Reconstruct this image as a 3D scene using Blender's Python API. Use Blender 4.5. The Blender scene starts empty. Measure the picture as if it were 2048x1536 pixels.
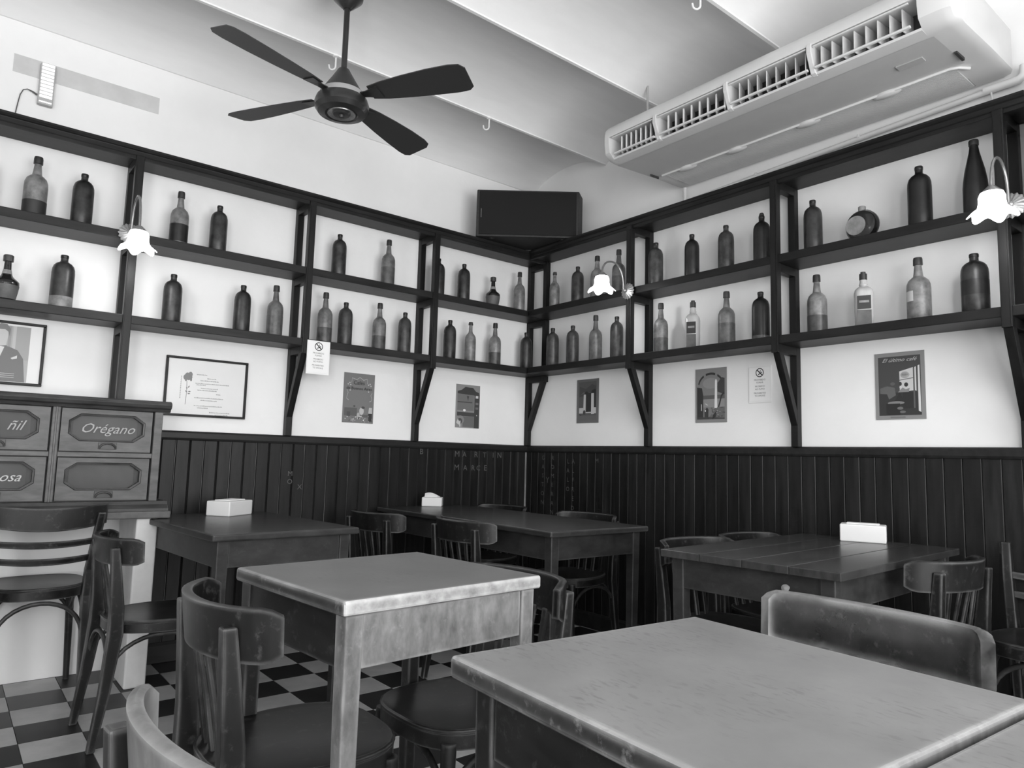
import bpy, bmesh, math, random
from mathutils import Vector, Matrix
random.seed(7)
S = bpy.context.scene
COL = S.collection
PI = math.pi
def rad(a): return math.radians(a)

# ------------------------------------------------------------------ camera, light, exposure
cam_d = bpy.data.cameras.new('camera'); cam = bpy.data.objects.new('camera', cam_d); COL.objects.link(cam)
S.camera = cam
cam_d.sensor_width = 36.0; cam_d.lens = 36.0 * 1410.5 / 2048.0; cam_d.clip_start = 0.02
_y, _p, _r = rad(51.1447), rad(6.0551), rad(1.5413)
F = Vector((math.cos(_p) * math.cos(_y), math.cos(_p) * math.sin(_y), math.sin(_p)))
RT = Vector((math.sin(_y), -math.cos(_y), 0)); UP = RT.cross(F)
RT2 = RT * math.cos(_r) + UP * math.sin(_r); UP2 = UP * math.cos(_r) - RT * math.sin(_r)
M = Matrix((RT2, UP2, -F)).transposed().to_4x4(); M.translation = Vector((-3.3465, -3.9515, 1.0604))
cam.matrix_world = M

w = bpy.data.worlds.new('world'); S.world = w; w.use_nodes = True
w.node_tree.nodes['Background'].inputs[0].default_value = (.8, .8, .8, 1)
w.node_tree.nodes['Background'].inputs[1].default_value = 1.0

def area_light(name, loc, rot, sx, sy, power):
    d = bpy.data.lights.new(name, 'AREA'); d.shape = 'RECTANGLE'; d.size = sx; d.size_y = sy; d.energy = power
    o = bpy.data.objects.new(name, d); COL.objects.link(o); o.location = loc; o.rotation_euler = rot
    return o
# daylight in the street windows of the wall behind the camera (facing into the room, +y)
area_light('daylight_window', (-2.15, -5.78, 1.30), (rad(90), 0, 0), 2.8, 2.2, 165)
area_light('daylight_door', (-4.9, -5.78, 1.4), (rad(90), 0, 0), 1.0, 2.2, 75)

S.view_settings.view_transform = 'Standard'; S.view_settings.look = 'None'
S.view_settings.gamma = 1.0; S.view_settings.use_curve_mapping = False
S.view_settings.exposure = 0.05

# ------------------------------------------------------------------ materials
MATS = {}
def _nt(name):
    m = bpy.data.materials.new(name); m.use_nodes = True
    nt = m.node_tree; b = nt.nodes['Principled BSDF']; MATS[name] = m
    return m, nt, b
def g3(v): return (v, v, v, 1)
def mat(name, c, rough=.5, metal=0, spec=.5, var=0.0, scale=(8, 8, 8), bump=0.0, bscale=40, coat=0.0, rand=0.0):
    """grey with noise between c*(1-var) and c*(1+var)"""
    m, nt, b = _nt(name); N = nt.nodes; L = nt.links
    b.inputs['Base Color'].default_value = g3(c); b.inputs['Roughness'].default_value = rough
    b.inputs['Metallic'].default_value = metal; b.inputs['Specular IOR Level'].default_value = spec
    b.inputs['Coat Weight'].default_value = coat; b.inputs['Coat Roughness'].default_value = .12
    tc = N.new('ShaderNodeTexCoord'); oi = N.new('ShaderNodeObjectInfo')
    add = N.new('ShaderNodeVectorMath'); add.operation = 'ADD'
    sc = N.new('ShaderNodeVectorMath'); sc.operation = 'SCALE'; sc.inputs[0].default_value = (13.1, 7.7, 5.3)
    L.new(oi.outputs['Random'], sc.inputs['Scale'])
    L.new(tc.outputs['Object'], add.inputs[0]); L.new(sc.outputs[0], add.inputs[1])
    if var or rand:
        mp = N.new('ShaderNodeMapping'); mp.inputs['Scale'].default_value = scale
        L.new(add.outputs[0], mp.inputs['Vector'])
        no = N.new('ShaderNodeTexNoise'); no.inputs['Scale'].default_value = 1; no.inputs['Detail'].default_value = 6
        no.inputs['Roughness'].default_value = .62
        L.new(mp.outputs[0], no.inputs['Vector'])
        cr = N.new('ShaderNodeValToRGB'); cr.color_ramp.elements[0].position = .3; cr.color_ramp.elements[1].position = .7
        cr.color_ramp.elements[0].color = g3(c * (1 - var)); cr.color_ramp.elements[1].color = g3(c * (1 + var))
        L.new(no.outputs['Fac'], cr.inputs[0])
        out = cr.outputs[0]
        if rand:
            mr = N.new('ShaderNodeMapRange'); mr.inputs[3].default_value = 1 - rand; mr.inputs[4].default_value = 1 + rand
            L.new(oi.outputs['Random'], mr.inputs[0])
            mm = N.new('ShaderNodeMix'); mm.data_type = 'RGBA'; mm.blend_type = 'MULTIPLY'; mm.inputs[0].default_value = 1
            L.new(out, mm.inputs[6]); L.new(mr.outputs[0], mm.inputs[7]); out = mm.outputs[2]
        L.new(out, b.inputs['Base Color'])
    if bump:
        nb = N.new('ShaderNodeTexNoise'); nb.inputs['Scale'].default_value = bscale; nb.inputs['Detail'].default_value = 4
        L.new(add.outputs[0], nb.inputs['Vector'])
        bp = N.new('ShaderNodeBump'); bp.inputs['Strength'].default_value = bump; bp.inputs['Distance'].default_value = .01
        L.new(nb.outputs['Fac'], bp.inputs['Height']); L.new(bp.outputs[0], b.inputs['Normal'])
    return m
def worn(name, c, edge, rough=.45, wear=.5, scale=(14, 14, 4), radius=.012, scratch=0.0, scuff=0.0, var=.45):
    """stained wood with rubbed, paler arrises and scuffs"""
    m = mat(name, c, rough, spec=.32, var=var, scale=scale); nt = m.node_tree; N = nt.nodes; L = nt.links
    b = N['Principled BSDF']
    src = b.inputs['Base Color'].links[0].from_socket
    bv = N.new('ShaderNodeBevel'); bv.samples = 3; bv.inputs['Radius'].default_value = radius
    ge = N.new('ShaderNodeNewGeometry'); dp = N.new('ShaderNodeVectorMath'); dp.operation = 'DOT_PRODUCT'
    L.new(bv.outputs[0], dp.inputs[0]); L.new(ge.outputs['Normal'], dp.inputs[1])
    mr = N.new('ShaderNodeMapRange'); mr.inputs[1].default_value = .995; mr.inputs[2].default_value = .86
    mr.inputs[3].default_value = 0; mr.inputs[4].default_value = 1
    L.new(dp.outputs['Value'], mr.inputs[0])
    tc = N.new('ShaderNodeTexCoord'); no = N.new('ShaderNodeTexNoise'); no.inputs['Scale'].default_value = 9; no.inputs['Detail'].default_value = 5
    L.new(tc.outputs['Object'], no.inputs['Vector'])
    m2 = N.new('ShaderNodeMapRange'); m2.inputs[1].default_value = .3; m2.inputs[2].default_value = .6
    L.new(no.outputs['Fac'], m2.inputs[0])
    mu = N.new('ShaderNodeMath'); mu.operation = 'MULTIPLY'; L.new(mr.outputs[0], mu.inputs[0]); L.new(m2.outputs[0], mu.inputs[1])
    mu2 = N.new('ShaderNodeMath'); mu2.operation = 'MULTIPLY'; mu2.inputs[1].default_value = wear; L.new(mu.outputs[0], mu2.inputs[0])
    fac = mu2.outputs[0]
    mx = N.new('ShaderNodeMix'); mx.data_type = 'RGBA'; L.new(fac, mx.inputs[0]); L.new(src, mx.inputs[6]); mx.inputs[7].default_value = g3(edge)
    out = mx.outputs[2]
    if scuff:
        n6 = N.new('ShaderNodeTexNoise'); n6.inputs['Scale'].default_value = 34; n6.inputs['Detail'].default_value = 9; n6.inputs['Roughness'].default_value = .7
        L.new(tc.outputs['Object'], n6.inputs['Vector'])
        r6 = N.new('ShaderNodeMapRange'); r6.inputs[1].default_value = .56; r6.inputs[2].default_value = .74; r6.inputs[4].default_value = scuff; L.new(n6.outputs['Fac'], r6.inputs[0])
        mx6 = N.new('ShaderNodeMix'); mx6.data_type = 'RGBA'; L.new(r6.outputs[0], mx6.inputs[0]); L.new(out, mx6.inputs[6]); mx6.inputs[7].default_value = g3(edge * .8)
        out = mx6.outputs[2]
    if scratch:
        mp = N.new('ShaderNodeMapping'); mp.inputs['Scale'].default_value = (120, 42, 1); mp.inputs['Rotation'].default_value = (0, 0, -.5)
        L.new(tc.outputs['Object'], mp.inputs[0])
        n3 = N.new('ShaderNodeTexNoise'); n3.inputs['Scale'].default_value = 1; n3.inputs['Detail'].default_value = 3; L.new(mp.outputs[0], n3.inputs['Vector'])
        n4 = N.new('ShaderNodeTexNoise'); n4.inputs['Scale'].default_value = 6; n4.inputs['Detail'].default_value = 2; L.new(tc.outputs['Object'], n4.inputs['Vector'])
        r3 = N.new('ShaderNodeMapRange'); r3.inputs[1].default_value = .54; r3.inputs[2].default_value = .66; L.new(n3.outputs['Fac'], r3.inputs[0])
        r4 = N.new('ShaderNodeMapRange'); r4.inputs[1].default_value = .42; r4.inputs[2].default_value = .66; L.new(n4.outputs['Fac'], r4.inputs[0])
        mm = N.new('ShaderNodeMath'); mm.operation = 'MULTIPLY'; L.new(r3.outputs[0], mm.inputs[0]); L.new(r4.outputs[0], mm.inputs[1])
        m5 = N.new('ShaderNodeMath'); m5.operation = 'MULTIPLY'; m5.inputs[1].default_value = scratch; L.new(mm.outputs[0], m5.inputs[0])
        mx2 = N.new('ShaderNodeMix'); mx2.data_type = 'RGBA'; L.new(m5.outputs[0], mx2.inputs[0]); L.new(out, mx2.inputs[6]); mx2.inputs[7].default_value = g3(c * .35)
        out = mx2.outputs[2]
    L.new(out, b.inputs['Base Color'])
    return m
def emit(name, v, s):
    m, nt, b = _nt(name); b.inputs['Base Color'].default_value = g3(v)
    b.inputs['Emission Color'].default_value = g3(1); b.inputs['Emission Strength'].default_value = s
    return m
def pane_mat(name, refl=.12, tint=.96):
    m, nt, b = _nt(name); N = nt.nodes; L = nt.links
    out = N['Material Output']; tr = N.new('ShaderNodeBsdfTransparent'); tr.inputs[0].default_value = g3(tint)
    gl = N.new('ShaderNodeBsdfGlossy'); gl.inputs['Roughness'].default_value = .16
    fr = N.new('ShaderNodeFresnel'); fr.inputs[0].default_value = 1.18
    ad = N.new('ShaderNodeMath'); ad.operation = 'ADD'; ad.inputs[1].default_value = refl; ad.use_clamp = True
    L.new(fr.outputs[0], ad.inputs[0])
    mx = N.new('ShaderNodeMixShader'); L.new(ad.outputs[0], mx.inputs[0]); L.new(tr.outputs[0], mx.inputs[1]); L.new(gl.outputs[0], mx.inputs[2])
    L.new(mx.outputs[0], out.inputs['Surface'])
    return m

mat('plaster', .83, .75, var=.035, scale=(2, 2, 2), bump=.12, bscale=22)
mat('ceiling_paint', .87, .8, var=.04, scale=(1.5, 6, 6), bump=.15, bscale=14)
mat('pier_plaster', .74, .8, var=.10, scale=(5, 5, 5), bump=.35, bscale=18)
mat('patch_paint', .56, .8, var=.10, scale=(6, 6, 6))
mat('shelf_wood', .014, .42, spec=.25, var=.45, scale=(4, 25, 25), rand=.12)
mat('shelf_wood_y', .010, .42, spec=.25, var=.45, scale=(25, 4, 25), rand=.12)
mat('shelf_wood_z', .010, .40, spec=.25, var=.45, scale=(30, 30, 4), rand=.15)
mat('plank_wood', .011, .42, spec=.25, var=.65, scale=(26, 26, 2.5), bump=.05, bscale=60, rand=.28)
mat('plank_gap', .24, .6, var=.8, scale=(22, 22, 1.6))  # pale backing stands for light caught on the worn plank edges
mat('plank_gap_dark', .05, .6, var=.98, scale=(30, 30, 2.2))
mat('tile_white', .36, .42, var=.16, scale=(6, 6, 6), rand=.07)
mat('tile_black', .016, .40, var=.5, scale=(6, 6, 6), rand=.25)
mat('grout', .06, .9)
worn('chair_wood', .010, .20, .36, .75, (22, 22, 7), .012, scuff=.35)
worn('chair_seat', .014, .24, .30, .8, (9, 9, 9), .006, scuff=.22)
worn('chair_pale', .15, .40, .40, .7, (18, 18, 9), .014, scuff=.4)
worn('chair_glossy', .030, .48, .22, 1.0, (12, 12, 12), .030, scuff=.15)
worn('table_top_near', .215, .60, .36, 1.0, (5, 5, 5), .014, scratch=.5, var=.13)
worn('table_top_mid', .135, .52, .42, 1.0, (5, 5, 5), .014, scratch=.25, var=.12)
worn('table_side_pale', .19, .46, .55, .8, (26, 26, 12), .012, scuff=.5)  # rubbed bare wood, with some window light put into the tone
worn('table_side', .010, .26, .45, .8, (12, 12, 30), .010, scuff=.25)
worn('table_edge', .035, .50, .45, 1.0, (20, 20, 20), .016, scuff=.6)
worn('table_edge_pale', .30, .62, .5, 1.0, (26, 26, 26), .016, scuff=.5)  # rubbed window-side edge, its brightness partly window light put into the colour
worn('table_dark_top', .034, .20, .27, .7, (5, 26, 10), .010, scuff=.15)
worn('table_plank_top', .036, .12, .27, .3, (5, 26, 10), .006, scuff=.15)
worn('table_dark', .026, .14, .42, .6, (10, 10, 20), .008, scuff=.2)
_cg = MATS['chair_glossy'].node_tree.nodes['Principled BSDF']; _cg.inputs['Coat Weight'].default_value = 1.0; _cg.inputs['Coat Roughness'].default_value = .16
mat('white_card', .74, .45, var=.02)
mat('paper', .86, .6, var=.03, scale=(3, 3, 3))
mat('tissue', .9, .9)
mat('stoneware', .032, .36, spec=.4, var=.75, scale=(24, 24, 20), bump=.04, bscale=60, rand=.35)
mat('stoneware_dark', .012, .40, spec=.4, var=.6, scale=(24, 24, 20), rand=.3)
mat('dusty_glass', .135, .36, var=.55, scale=(22, 22, 22), rand=.25)
mat('dusty_glass_low', .065, .36, var=.6, scale=(26, 26, 22), rand=.3)
mat('bottle_cap', .028, .45, var=.4, rand=.3)
mat('amber_glass', .012, .15, var=.3)
mat('clear_glass', .42, .12, spec=.8, var=.25, scale=(14, 14, 4))
mat('label_pale', .22, .6, var=.3, scale=(30, 30, 30))
mat('label_mid', .095, .6, var=.3, scale=(20, 20, 20))
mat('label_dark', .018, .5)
mat('label_light', .5, .6)
mat('drawer_script', .40, .6)
mat('ac_plastic', .62, .38, var=.02)
mat('ac_panel', .50, .40, var=.03)
mat('ac_grille', .40, .5)
mat('ac_dark', .035, .6)
mat('fan_metal', .018, .30, spec=.6)
mat('fan_blade', .030, .45)
mat('fan_bright', .30, .35)
mat('speaker_case', .020, .6, var=.3, scale=(60, 60, 60))
mat('speaker_cloth', .007, .9)
mat('brass', .30, .32, metal=.7, var=.2, scale=(40, 40, 40))
mat('cable', .08, .6)
mat('pipe_white', .70, .5)
worn('cabinet_wood', .080, .22, .36, .5, (8, 30, 30), .006)
worn('cabinet_dark', .045, .20, .36, .5, (8, 30, 30), .006)
mat('cabinet_inside', .075, .6, var=.4, scale=(3, 3, 3))
mat('black_frame', .008, .35, spec=.2)
mat('picture_ink', .30, .6)
mat('scratch_pale', .085, .7)
mat('tall_dark', .005, .45, spec=.2, var=.4, scale=(20, 20, 3))
emit('lamp_glow', .9, 7.0)
emit('fill_glow', .9, 16.0)
emit('led_glow', .9, 1.3)
pane_mat('pane', .004)
pane_mat('drawer_glass', .0, .85)
GREYS = {}
def grey(v, rough=.55):
    k = round(v, 3)
    if k not in GREYS: GREYS[k] = mat('print_grey_%d' % int(k * 1000), k, rough)
    return GREYS[k]

# ------------------------------------------------------------------ mesh builder
class MB:
    def __init__(s): s.v = []; s.f = []; s.mi = []
    def add(s, vs, fs, mi=0, m=None):
        o = len(s.v)
        for q in vs:
            q = Vector(q)
            if m is not None: q = m @ q
            s.v.append(q)
        for f in fs: s.f.append([i + o for i in f]); s.mi.append(mi)
        return s
    def box(s, a, b, mi=0, m=None):
        x0, x1 = sorted((a[0], b[0])); y0, y1 = sorted((a[1], b[1])); z0, z1 = sorted((a[2], b[2]))
        vs = [(x0, y0, z0), (x1, y0, z0), (x1, y1, z0), (x0, y1, z0), (x0, y0, z1), (x1, y0, z1), (x1, y1, z1), (x0, y1, z1)]
        return s.add(vs, [(3, 2, 1, 0), (4, 5, 6, 7), (0, 1, 5, 4), (1, 2, 6, 5), (2, 3, 7, 6), (3, 0, 4, 7)], mi, m)
    def prism(s, poly, fn, d0, d1, mi=0):
        """poly: 2D points, fn(a,b,d)->3D"""
        n = len(poly); vs = [fn(a, b, d0) for a, b in poly] + [fn(a, b, d1) for a, b in poly]
        fs = [tuple(range(n - 1, -1, -1)), tuple(range(n, 2 * n))] + [(i, (i + 1) % n, n + (i + 1) % n, n + i) for i in range(n)]
        return s.add(vs, fs, mi)
    def lathe(s, prof, n=24, c=(0, 0, 0), mi=0, m=None, fn=None):
        vs = []; fs = []
        for k, (r, z) in enumerate(prof):
            for i in range(n):
                a = 2 * PI * i / n; rr = r; zz = z
                if fn: rr, zz = fn(r, z, a, k)
                vs.append((c[0] + rr * math.cos(a), c[1] + rr * math.sin(a), c[2] + zz))
        for k in range(len(prof) - 1):
            for i in range(n):
                j = (i + 1) % n; fs.append((k * n + i, k * n + j, (k + 1) * n + j, (k + 1) * n + i))
        if prof[0][0] > 1e-4: fs.append(tuple(range(n - 1, -1, -1)))
        if prof[-1][0] > 1e-4: fs.append(tuple((len(prof) - 1) * n + i for i in range(n)))
        return s.add(vs, fs, mi, m)
    def tube(s, path, r, n=10, mi=0, caps=True, m=None):
        P = [Vector(p) for p in path]; k = len(P)
        rs = r if isinstance(r, (list, tuple)) else [r] * k
        vs = []; fs = []; prev = None
        for i in range(k):
            t = (P[min(i + 1, k - 1)] - P[max(i - 1, 0)]).normalized()
            if prev is None:
                a = Vector((0, 0, 1)) if abs(t.z) < .9 else Vector((1, 0, 0)); nrm = (a - t * a.dot(t)).normalized()
            else: nrm = (prev - t * prev.dot(t)).normalized()
            prev = nrm; bn = t.cross(nrm)
            for j in range(n):
                an = 2 * PI * j / n; vs.append(P[i] + (nrm * math.cos(an) + bn * math.sin(an)) * rs[i])
        for i in range(k - 1):
            for j in range(n):
                q = (j + 1) % n; fs.append((i * n + j, i * n + q, (i + 1) * n + q, (i + 1) * n + j))
        if caps: fs.append(tuple(range(n - 1, -1, -1))); fs.append(tuple((k - 1) * n + j for j in range(n)))
        return s.add(vs, fs, mi, m)
    def sweep(s, path, rects, mi=0):
        """path points; rects: per point list of 4+ offset vectors (world) forming closed section"""
        k = len(path); n = len(rects[0]); vs = []; fs = []
        for p, rc in zip(path, rects):
            for q in rc: vs.append(Vector(p) + Vector(q))
        for i in range(k - 1):
            for j in range(n):
                q = (j + 1) % n; fs.append((i * n + j, i * n + q, (i + 1) * n + q, (i + 1) * n + j))
        fs.append(tuple(range(n - 1, -1, -1))); fs.append(tuple((k - 1) * n + j for j in range(n)))
        return s.add(vs, fs, mi)
    def mesh(s, name, smooth=None):
        me = bpy.data.meshes.new(name); me.from_pydata([tuple(q) for q in s.v], [], s.f); me.validate()
        if any(s.mi):
            for p, i in zip(me.polygons, s.mi): p.material_index = i
        bm = bmesh.new(); bm.from_mesh(me); bmesh.ops.recalc_face_normals(bm, faces=bm.faces[:]); bm.to_mesh(me); bm.free()
        if smooth:
            for p in me.polygons: p.use_smooth = True
            me.set_sharp_from_angle(angle=rad(smooth))
        return me
    def build(s, name, mats, parent=None, bevel=0, smooth=None, seg=2):
        me = s.mesh(name, smooth)
        for mm in (mats if isinstance(mats, (list, tuple)) else [mats]):
            me.materials.append(MATS[mm] if isinstance(mm, str) else mm)
        o = bpy.data.objects.new(name, me); COL.objects.link(o); o.parent = parent
        if bevel:
            b = o.modifiers.new('bevel', 'BEVEL'); b.width = bevel; b.segments = seg; b.limit_method = 'ANGLE'; b.angle_limit = rad(40)
            b.harden_normals = False
        return o
def tag(o, label, cat, group=None):
    o['label'] = label; o['category'] = cat
    if group: o['group'] = group
    return o
def thing(name, label, cat, loc=(0, 0, 0), rz=0, group=None):
    o = bpy.data.objects.new(name, None); COL.objects.link(o); o.empty_display_size = .05
    o.location = loc; o.rotation_euler = (0, 0, rz)
    return tag(o, label, cat, group)
def struct(o): o['kind'] = 'structure'; return o
def box(name, a, b, m, parent=None, bevel=0): return MB().box(a, b).build(name, m, parent, bevel)
def dup(o, parent=None):
    c = o.copy(); COL.objects.link(c); c.parent = parent
    for ch in [q for q in bpy.data.objects if q.parent == o]: dup(ch, c)
    return c
_dg = None
def text(name, body, size, fn, m, parent, shear=0.0, align='CENTER', depth=.0004, sx=1.0):
    """fn(u,v,d)->3D ; letters laid in the plane of fn"""
    cu = bpy.data.curves.new(name, 'FONT'); cu.body = body; cu.size = size; cu.shear = shear; cu.align_x = align; cu.resolution_u = 2
    t = bpy.data.objects.new(name, cu); COL.objects.link(t)
    dg = bpy.context.evaluated_depsgraph_get(); me = bpy.data.meshes.new_from_object(t.evaluated_get(dg))
    COL.objects.unlink(t); bpy.data.objects.remove(t)
    mb = MB(); mb.v = [Vector(fn(v.co.x * sx, v.co.y, depth)) for v in me.vertices]
    mb.f = [list(p.vertices) for p in me.polygons]; mb.mi = [0] * len(mb.f)
    bpy.data.meshes.remove(me)
    return mb.build(name, m, parent)

# wall frames: left wall is y=0 (seen from -y, right = +x); right wall is x=0 (seen from -x, right = -y)
def FL(x0, z0, off=0): return lambda u, v, d: (x0 + u, -(off + d), z0 + v)
def FR(y0, z0, off=0): return lambda u, v, d: (-(off + d), y0 - u, z0 + v)

# ------------------------------------------------------------------ room shell
ZC = 3.055; RISE = .100; PITCH = .745
RX0, RY0 = -6.2, -5.7
floor = struct(box('floor', (RX0, RY0, -.12), (.12, .12, -.006), 'grout'))
wl = struct(box('wall_left', (RX0, 0, 0), (0, .12, 3.3), 'plaster'))
wr = struct(box('wall_right', (0, RY0, 0), (.12, .12, 3.3), 'plaster'))
ws = struct(box('wall_side', (RX0 - .12, RY0, 0), (RX0, .12, 3.3), 'plaster'))
# back wall with window and door openings
mb = MB()
for a, b in [((RX0, -.0), (-5.4, 3.3)), ((-4.4, 0), (-3.6, 3.3)), ((-.7, 0), (0, 3.3)), ((-3.6, 0), (-.7, .18)), ((-3.6, 2.42), (-.7, 3.3)), ((-5.4, 2.5), (-4.4, 3.3))]:
    mb.box((a[0], RY0 - .12, a[1]), (b[0], RY0, b[1]))
wb = struct(mb.build('wall_back', 'plaster'))
wn = struct(box('window_1', (-3.6, -5.74, .18), (-.7, -5.70, .24), 'shelf_wood'))
mb = MB(); mb.box((-3.6, -5.74, 2.36), (-.7, -5.70, 2.42))
for x in (-3.6, -2.65, -1.71, -.76): mb.box((x, -5.74, .24), (x + .06, -5.70, 2.36))
mb.box((-3.6, -5.735, 1.9), (-.7, -5.705, 1.94)); mb.build('window_frame', 'shelf_wood', wn)

# shallow brick vaults between joists, running parallel to the left wall
mb = MB(); nseg = 14; vs = []; fs = []
ys = []
for k in range(8):
    for i in range(nseg + 1):
        t = i / nseg; fl = .010
        yy = -(k * PITCH + fl + (PITCH - 2 * fl) * t)
        ys.append((yy, ZC + RISE * (1 - (2 * t - 1) ** 2) ** .8 + .006))
    ys.append((-((k + 1) * PITCH - .008), ZC)); ys.append((-((k + 1) * PITCH + .008), ZC))
ys = [(0.02, ZC + .006)] + ys
n = len(ys)
for x in (RX0 - .05, .05):
    for y, z in ys: vs.append((x, y, z))
fs = [(i, i + 1, n + i + 1, n + i) for i in range(n - 1)]
mb.add(vs, fs)
ceil = struct(mb.build('ceiling', 'ceiling_paint', smooth=30))
# roof slab above so no light leaks
box('ceiling_slab', (RX0 - .1, RY0 - .1, 3.3), (.12, .12, 3.36), 'plaster', ceil)

# ------------------------------------------------------------------ floor tiles
tw = MB().box((.0012, -.1988, -.012), (.1988, -.0012, 0)).mesh('tile_white'); tw.materials.append(MATS['tile_white'])
tb = MB().box((.0012, -.1988, -.012), (.1988, -.0012, 0)).mesh('tile_black'); tb.materials.append(MATS['tile_black'])
rest = MB()
for i in range(-15, 16):
    for j in range(-1, 27):
        x = -3.0344 + .2 * i; y = -.2058 - .2 * j
        if x > -.03 or y - .2 < RY0 or x < RX0 + .05: continue
        blk = (i + j) % 2 == 0
        if -5 <= i <= 11 and j <= 15:
            o = bpy.data.objects.new('tile', tb if blk else tw); COL.objects.link(o); o.parent = floor; o.location = (x, min(y, 0), 0)
        else:
            x1 = min(x + .1988, -.001)
            rest.box((x + .0012, y - .1988, -.012), (x1, min(y - .0012, 0), 0), 1 if blk else 0)
o = rest.build('tile_field', ['tile_white', 'tile_black'], floor); o['kind'] = 'stuff'

# ------------------------------------------------------------------ wainscot
ZW = 1.159
def wainscot(name, F_, u0, u1, pw, nums, groove, gap):
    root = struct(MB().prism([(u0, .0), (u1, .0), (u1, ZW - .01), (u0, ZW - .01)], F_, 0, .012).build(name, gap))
    MB().prism([(0, 0), (.026, 0), (.030, .012), (.030, .040), (.020, .048), (0, .048)], lambda a, b, d: F_(d, ZW - .048 + b, a), u0, u1).build('top_rail', 'shelf_wood', root, .003)
    MB().prism([(0, 0), (.028, 0), (.028, .085), (.020, .10), (0, .10)], lambda a, b, d: F_(d, b, a), u0, u1).build('baseboard', 'shelf_wood', root, .002)
    g = .0022; me = None
    # section of one board: bevelled arrises, optional centre bead
    t = .018; b = .004 if groove else .0022; wv = pw - g
    if groove:
        sec = [(0, .012), (0, t - b), (b, t), (wv / 2 - .006, t), (wv / 2 - .003, t - .004), (wv / 2, t - .001), (wv / 2 + .003, t - .004), (wv / 2 + .006, t), (wv - b, t), (wv, t - b), (wv, .012)]
    else: sec = [(0, .012), (0, t - b), (b, t), (wv - b, t), (wv, t - b), (wv, .012)]
    F0 = FL(0, 0) if F_(1, 0, 0)[0] != F_(0, 0, 0)[0] else FR(0, 0)
    me = MB().prism(sec, lambda a, bb, d: F0(a, d, bb), .10, ZW - .048).mesh('plank'); me.materials.append(MATS['plank_wood'])
    for k in range(nums):
        o = bpy.data.objects.new('plank', me); COL.objects.link(o); o.parent = root
        q = F_(u0 + k * pw, 0, 0); q0 = F0(0, 0, 0); o.location = (q[0] - q0[0], q[1] - q0[1], 0)
    return root
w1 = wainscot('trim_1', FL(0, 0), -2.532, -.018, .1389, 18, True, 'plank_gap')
w2 = wainscot('trim_2', FR(0, 0), .0, 5.0, .0708, 70, False, 'plank_gap_dark')
# names scratched into the boards
for body, x, z, s in (('M', -.635, 1.065, .055), ('A', -.575, 1.065, .05), ('R', -.478, 1.065, .055), ('T', -.405, 1.065, .05), ('I', -.33, 1.065, .05), ('N', -.275, 1.065, .055),
                      ('M', -.635, .975, .055), ('A', -.565, .975, .05), ('R', -.50, .975, .05), ('C', -.455, .975, .05), ('E', -.395, .975, .055), ('B', -.915, 1.075, .05),
                      ('M', -1.78, .93, .04), ('O', -1.78, .885, .04), ('X', -1.72, .855, .04)):
    text('scratched_letter', body, s, FL(x, z, .0184), 'scratch_pale', w1)
for y, z0, wd in ((.195, 1.06, 'GASTON'), (.295, 1.06, 'ROMERAN'), (.45, 1.04, 'LALO'), (.50, 1.04, 'ALFREDO')):
    for k, ch in enumerate(wd): text('scratched_letter', ch, .042, FR(-y, z0 - .062 * k, .0184), 'scratch_pale', w2)
text('scratched_letter', 'Y', .06, FR(-.245, .90, .0184), 'scratch_pale', w2)
text('scratched_letter', 'M', .04, FR(-.72, 1.05, .0184), 'scratch_pale', w2)

# plaster pier that carries the drawer cabinet, and the painted-over patch on the wall
def pier(x0, x1):
    mb = MB(); mb.box((x0, -.378, 0), (x1, -.0, .748))
    o = mb.build('trim_3', 'pier_plaster', None, .008, seg=3); return struct(o)
pier(-2.622, -2.533)
o = pier(-3.86, -3.77); o.name = 'trim_4'
MB().box((-3.23, -.0015, 2.812), (-2.6, 0, 2.90)).build('paint_patch', 'patch_paint', wl)

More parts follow.
